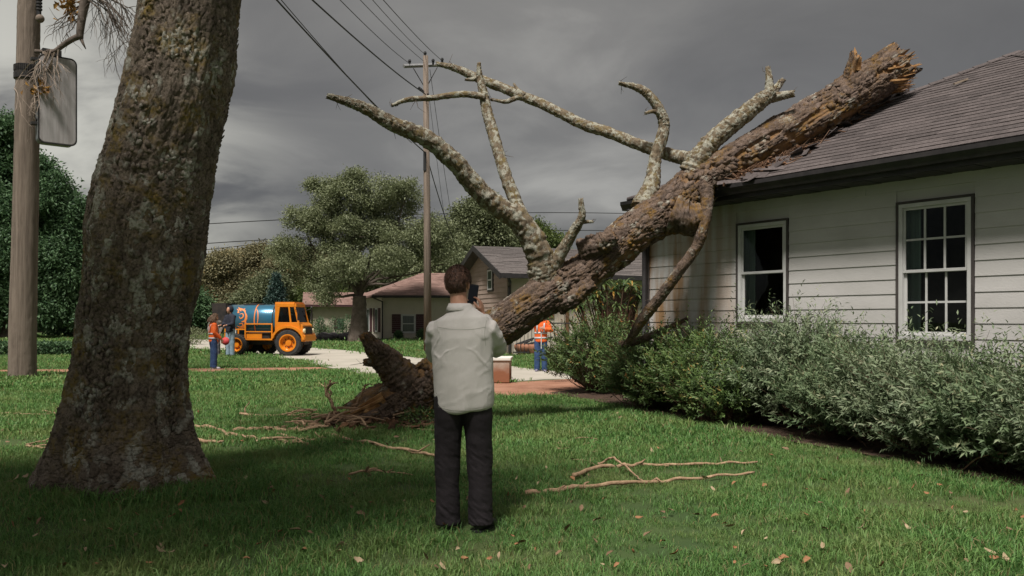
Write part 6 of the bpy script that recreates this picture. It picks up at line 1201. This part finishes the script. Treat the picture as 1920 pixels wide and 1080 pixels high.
wp4, T, HM, wb, wt = person('grey-haired person mostly hidden behind the curly-haired worker, carrying a red bag', gr(404, 668.5), R(190), w4j, dict(trousers=pm('mottled_grey_trousers', rgb(.08, .08, .09), rgb(.16, .16, .17), 12, .9), shoes=blk, sole=blk, top=pm('grey_brown_jumper', rgb(.14, .12, .10), rgb(.2, .17, .15), 9, .9), torso=jk4, topname='jumper', sleeve=(.078, .074, .07, .05), sm=4), .02, 1.0, top_disp=wdisp)
hair(wb, T, HM, pm('grey_hair', rgb(.16, .15, .14), rgb(.25, .24, .22), 30, .7), 4, False, 500)
c = gr(427, 670)+np.array([0, -.25, .62]); mb = MB(); mb.ball((0, 0, 0), .15, .1, .15, 14, 8); o = mb.build('red_bag', pm('red_cloth', rgb(.5, .03, .04), rgb(.6, .08, .08), 8, .7), loc=tuple(c), smooth=True); q = MB(); q.tube([(-.12, 0, .16), (-.08, 0, .32), (.08, 0, .32), (.12, 0, .16)], .014, 6); q.build('handle', blk, o); tag(o, 'red bag carried between the hidden person and the truck rear', 'bag')
# ================================================================ TRUCK
ORP = pm('orange_truck_paint', rgb(.72, .235, .012), rgb(.62, .19, .012), 2.5, .38, .05, 20, coat=.3); BLU = pm('blue_tank_paint', rgb(.02, .14, .24), rgb(.05, .11, .14), 1.6, .28, .05, 12, metal=.25, coat=.4, stretch=(.4, 1, 1)); TYR = pm('black_rubber', rgb(.018, .018, .02), rgb(.04, .038, .036), 8, .85, .3, 30); CHS = pm('dark_chassis', rgb(.015, .014, .014), rgb(.04, .03, .025), 6, .7, .3)
DEC = pm('orange_decal', rgb(.72, .22, .05), rough=.5); TG = glassmat('cab_glass', rgb(.45, .52, .5), 1.45)
tc0 = gr(489, 668); YAW = R(-7)
tk_ = thing('tank_truck', 'orange truck with a dark blue cylindrical tank parked on the pale drive', 'truck', (tc0[0], tc0[1]+.9, 0), YAW)
# local: x forward (to the right), y away, z up; length 3.7, width 1.5
tk_.scale = (1.05, .84, 1.03)
MB().box(-1.65, 1.55, -.34, .34, .42, .62).build('chassis', CHS, tk_, bevel=.01)
tb_ = MB(); n = 40; prof = [(-1.42, .60), (-1.40, .63), (.42, .63), (.50, .58), (.56, .40), (.58, .0)]
pts = [(x, 0, 1.33) for x, r in prof]; tb_.tube(pts, [r for x, r in prof], n, hint=(0, 0, 1), cap=False); tank = tb_.build('tank', BLU, tk_, smooth=True)
for x in (-1.40, -.30, .40): q = MB(); q.tube([(x-.02, 0, 1.33), (x+.02, 0, 1.33)], .645, n, hint=(0, 0, 1), cap=False); q.build('hoop', DEC if x == -.30 else CHS, tank, smooth=True).modifiers.new('t', 'SOLIDIFY').thickness = .012
q = MB(); q.box(-.9, -.1, -.12, .12, 1.94, 2.0); q.build('walkway', CHS, tank, bevel=.01); q = MB(); q.tube([(-.55, 0, 1.95), (-.55, 0, 2.03)], .13, 16); q.build('hatch', CHS, tank)
# scrollwork on the tank flank: curled strokes standing a few millimetres proud
def on_tank(x, th): return (x, -math.sin(th)*.637, 1.33+math.cos(th)*.637)
def stroke(P, w_, nm='scroll'):
    q = MB(); S_ = smooth_path([(a, b, 0) for a, b in P], 22); 
    for i in range(21):
        (x0, t0, _), (x1, t1, _) = S_[i], S_[i+1]; d = np.array([x1-x0, (t1-t0)*.637]); d /= np.linalg.norm(d)+1e-9; nx, nt_ = -d[1], d[0]/.637; ww = w_*(.35+.65*math.sin(math.pi*(i+.5)/21)); w2 = w_*(.35+.65*math.sin(math.pi*min(1, (i+1.5)/21)))
        q.add([on_tank(x0-nx*ww, t0-nt_*ww), on_tank(x0+nx*ww, t0+nt_*ww), on_tank(x1+nx*w2, t1+nt_*w2), on_tank(x1-nx*w2, t1-nt_*w2)], [(0, 1, 2, 3)])
    o = q.build(nm, DEC, tank); m = o.modifiers.new('t', 'SOLIDIFY'); m.thickness = .006
for P, w_ in (([(-1.02, .62), (-.92, .78), (-.86, .95)], .035), ([(-.98, .85), (-.84, .80), (-.72, .92), (-.68, 1.1)], .04), ([(-.68, 1.05), (-.62, 1.3), (-.66, 1.55), (-.80, 1.62)], .045), ([(-.66, 1.5), (-.66, 1.8), (-.80, 2.0), (-1.0, 2.1)], .045), ([(-.90, 1.15), (-.78, 1.12), (-.74, 1.3), (-.84, 1.42), (-.9, 1.3)], .025), ([(-.9, 1.75), (-.78, 1.72), (-.76, 1.86), (-.88, 1.95), (-.98, 1.88)], .025), ([(-1.05, .75), (-.96, .92), (-.98, 1.05), (-.9, 1.0)], .025), ([(-1.05, 2.0), (-1.12, 2.12), (-1.18, 2.2)], .025), ([(-.92, .7), (-.78, .78), (-.74, .7)], .02)): stroke(P, w_)
stroke([(-.30, .7), (-.2, 1.0), (-.16, 1.4), (-.2, 1.9)], .02)
# rear: flared dark hopper with an open mouth
hp_ = MB(); hp_.prism([(-1.42, -.62, .98), (-1.95, -.58, 1.30), (-2.0, -.58, 1.97), (-1.42, -.62, 1.98)], (0, .04, 0)); hp_.prism([(-1.42, .58, .98), (-1.95, .54, 1.30), (-2.0, .54, 1.97), (-1.42, .58, 1.98)], (0, .04, 0)); hp_.prism([(-1.42, -.62, 1.98), (-2.02, -.58, 1.97), (-2.02, .58, 1.97), (-1.42, .62, 1.98)], (0, 0, .035)); hp_.prism([(-1.42, -.6, .98), (-1.95, -.56, 1.30), (-1.95, .56, 1.30), (-1.42, .6, .98)], (0, 0, -.03)); hp_.box(-1.40, -1.37, -.6, .6, .95, 1.97); hp_.build('hopper', CHS, tk_)
q = MB(); q.tube([(-1.45, 0, 1.33), (-1.42, 0, 1.33)], .58, n, hint=(0, 0, 1)); q.build('dark_rear_disc', M['darkroom'], tk_)  # solid disc, its dark colour standing for the unlit tank inside
for z_ in (1.0,): MB().box(-1.30, .35, -.45, .45, .62, .80).build('tank_cradle', CHS, tk_, bevel=.02)
# side guard frame
g = MB(); yy = -.70
for x0, x1, z0, z1 in ((-1.42, 0.42, .60, .655), (-1.42, -.62, .985, 1.03), (-.62, .42, 1.19, 1.24), (-.62, .42, .90, .94)): g.box(x0, x1, yy, yy+.05, z0, z1)
for x0, z1 in ((-1.45, 1.03), (-.66, 1.24), (.38, 1.24), (-.93, 1.03)): g.box(x0, x0+.05, yy-.004, yy+.054, .60, z1)
g.box(-.64, .42, yy+.06, yy+.3, .58, .62); g.box(-.6, .0, yy+.05, yy+.25, .66, .86); g.build('side_guard', ORP, tk_, bevel=.006)
sg = MB(); sg.box(-1.36, -.98, yy-.02, yy-.008, .68, 1.0); sgo = sg.build('sign_plate', M['frame'], tk_)
for k in range(6): MB().box(-1.33, -1.01-.05*(k % 3), yy-.024, yy-.021, .71+.047*k, .728+.047*k).build('text_line', CHS, sgo)
MB().box(-.5, .3, yy+.1, yy+.4, .66, .9).build('battery_box', CHS, tk_, bevel=.01)
# cab: lofted side outline with window openings
cab = MB(); xo = .55
side = [(.48, .80), (.48, 2.02), (1.22, 2.02), (1.30, 1.96), (1.44, 1.28), (1.58, 1.16), (1.60, .78)]
cab.prism([(.50, -.62, .80), (.50, -.62, 2.0), (.56, -.62, 2.0), (.56, -.62, 1.30), (.50, -.62, .80)][:4]+[(.56, -.62, .80)], (0, 1.24, 0))
for ys in (-.64, .58):
    cab.prism([(.56, ys, .80), (.56, ys, 1.28), (1.45, ys, 1.28), (1.58, ys, 1.16), (1.60, ys, .80)], (0, .06, 0)); cab.prism([(.56, ys, 1.86), (.56, ys, 2.0), (1.24, ys, 2.0), (1.28, ys, 1.86)], (0, .06, 0)); cab.prism([(.56, ys, 1.28), (.56, ys, 1.86), (.70, ys, 1.86), (.62, ys, 1.28)], (0, .06, 0)); cab.prism([(1.08, ys, 1.28), (1.02, ys, 1.86), (1.08, ys, 1.86), (1.15, ys, 1.28)], (0, .06, 0)); cab.prism([(1.37, ys, 1.28), (1.24, ys, 1.86), (1.30, ys, 1.86), (1.45, ys, 1.28)], (0, .06, 0))
cab.box(.50, 1.26, -.60, .60, 1.98, 2.05); cab.prism([(1.45, -.58, 1.28), (1.58, -.58, 1.16), (1.60, -.58, .78), (1.50, -.58, .78)], (0, 1.16, 0)); cab.box(1.24, 1.32, -.58, .58, 1.86, 1.99)
cb_ = cab.build('cab', ORP, tk_, bevel=.012)
q = MB(); q.prism([(1.40, -.58, 1.28), (1.27, -.58, 1.87), (1.285, -.58, 1.87), (1.415, -.58, 1.28)], (0, 1.16, 0)); q.build('windscreen', TG, cb_)
q = MB(); q.prism([(.65, -.62, 1.30), (.72, -.62, 1.85), (1.03, -.62, 1.85), (1.09, -.62, 1.30)], (0, .008, 0)); q.build('side_window', TG, cb_); q = MB(); q.prism([(1.15, -.62, 1.30), (1.09, -.62, 1.85), (1.24, -.62, 1.85), (1.36, -.62, 1.30)], (0, .008, 0)); q.build('side_window', TG, cb_)
q = MB(); q.box(.7, .95, -.45, -.1, 1.0, 1.55); q.box(.7, .95, .1, .45, 1.0, 1.55); q.box(1.2, 1.4, -.5, .5, 1.1, 1.26); q.build('seats', CHS, cb_)
q = MB(); q.tube([(1.3, -.66, 1.75), (1.46, -.80, 1.8), (1.46, -.80, 1.55)], .012, 6); q.box(1.44, 1.47, -.86, -.74, 1.35, 1.62); q.build('mirror', CHS, cb_); q = MB(); q.tube([(1.3, .66, 1.75), (1.5, .85, 1.8), (1.5, .85, 1.55)], .012, 6); q.box(1.48, 1.51, .78, .92, 1.35, 1.62); q.build('mirror', CHS, cb_)
# fenders arching over the front wheels
for ys, ye in ((-.82, -.56), (.56, .82)):
    P1 = [(xo+.50+.66*math.cos(a), .52+.63*math.sin(a)) for a in np.linspace(R(10), R(165), 14)]; P2 = [(xo+.50+.58*math.cos(a), .52+.55*math.sin(a)) for a in np.linspace(R(165), R(10), 14)]; q = MB()
    for i in range(13): a, b, c, d = P1[i], P1[i+1], P2[12-i], P2[13-i]; q.prism([(a[0], ys, a[1]), (b[0], ys, b[1]), (c[0], ys, c[1]), (d[0], ys, d[1])], (0, ye-ys, 0))
    q.build('fender', ORP, tk_)
q = MB(); q.box(1.52, 1.70, -.70, .70, .55, .80); q.build('bumper', ORP, tk_, bevel=.02); q = MB(); q.box(1.60, 1.64, -.42, .42, .84, 1.10); q.build('grille', CHS, tk_)
for ys in (-.55, .55): q = MB(); q.tube([(1.58, ys, .95), (1.66, ys, .95)], .09, 14, hint=(0, 0, 1)); q.build('headlight', pm('headlight_glass', rgb(.6, .55, .35), rough=.15), tk_, smooth=True)
def wheel(x, y, r, w_, side):
    t = MB(); prof = [(-w_/2, r*.62), (-w_/2, r*.90), (-w_*.36, r), (w_*.36, r), (w_/2, r*.90), (w_/2, r*.62)]; prof += [(-w_/2, r*.62)]; t.lathe_y((x, y, r), prof, 36); w = t.build('wheel', TYR, tk_)
    for k in range(28): a = k*2*math.pi/28; M_ = Matrix.Translation((x, y, r)) @ Matrix.Rotation(a, 4, 'Y'); q = MB(); q.box(-.016, .016, -w_*.42, w_*.42, r*.985, r*1.03, M_); q.build('tread', TYR, w)
    q = MB(); s_ = -1 if side < 0 else 1; pr_ = [(w_*.50, r*.66), (w_*.54, r*.66), (w_*.54, r*.58), (w_*.06, r*.50), (w_*.0, r*.26), (w_*.22, r*.22), (w_*.24, .001)]; q.lathe_y((x, y, r), [(s_*a, b) for a, b in pr_], 32); q.build('rim', ORP, w, smooth=False)
    for k in range(8): a = k*math.pi/4; q = MB(); q.tube([(x+math.cos(a)*r*.36, y+s_*w_*.02, r+math.sin(a)*r*.36), (x+math.cos(a)*r*.36, y+s_*w_*.12, r+math.sin(a)*r*.36)], .02, 6); q.build('wheel_nut', CHS, w)
for x in (-.98, 1.05):
    for y, sd_ in ((-.62, -1), (.62, 1)): wheel(x, y, .50 if x > 0 else .42, .36, sd_)
wheel(-.55 if 0 else -.2, .55, .42, .3, 1)
for x, r in ((-.98, .42), (1.05, .5)): q = MB(); q.tube([(x, -.6, r), (x, .6, r)], .06, 8); q.build('axle', CHS, tk_)
# ---------------------------------------------------------------- the pale-topped block behind the man
bxp = gr(957, 720); bx = thing('plinth_block', 'low white-topped block with rust-brown stained side at the edge of the brick path', 'block', (bxp[0]-1.35, bxp[1]+.05, 0), R(-3))
def stainx(nt, N, L, col, mp):
    tc = N('ShaderNodeTexCoord'); sep = N('ShaderNodeSeparateXYZ'); L(tc.outputs['Object'], sep.inputs[0]); n = N('ShaderNodeTexNoise'); n.inputs['Scale'].default_value = 5; L(tc.outputs['Object'], n.inputs['Vector']); a = N('ShaderNodeMath'); a.operation = 'MULTIPLY_ADD'; a.inputs[1].default_value = .25; L(n.outputs[0], a.inputs[0]); L(sep.outputs[2], a.inputs[2]); r = N('ShaderNodeMapRange'); r.inputs[1].default_value = .62; r.inputs[2].default_value = .38; L(a.outputs[0], r.inputs[0]); mx = N('ShaderNodeMix'); mx.data_type = 'RGBA'; L(r.outputs[0], mx.inputs[0]); L(col, mx.inputs[6]); mx.inputs[7].default_value = rgb(.25, .10, .05); return mx.outputs[2]
MB().box(0, 1.33, 0, .9, .03, .52).build('body', pm('stained_block', rgb(.40, .33, .27), rgb(.46, .38, .31), 4, .85, .3, extra=stainx), bx, bevel=.01); MB().box(-.03, 1.36, -.03, .93, .52, .585).build('top_slab', pm('white_slab', rgb(.66, .64, .58), rgb(.72, .70, .64), 4, .7), bx, bevel=.01); MB().box(.03, 1.30, .03, .87, 0, .03).build('foot', M['darkmetal'], bx)
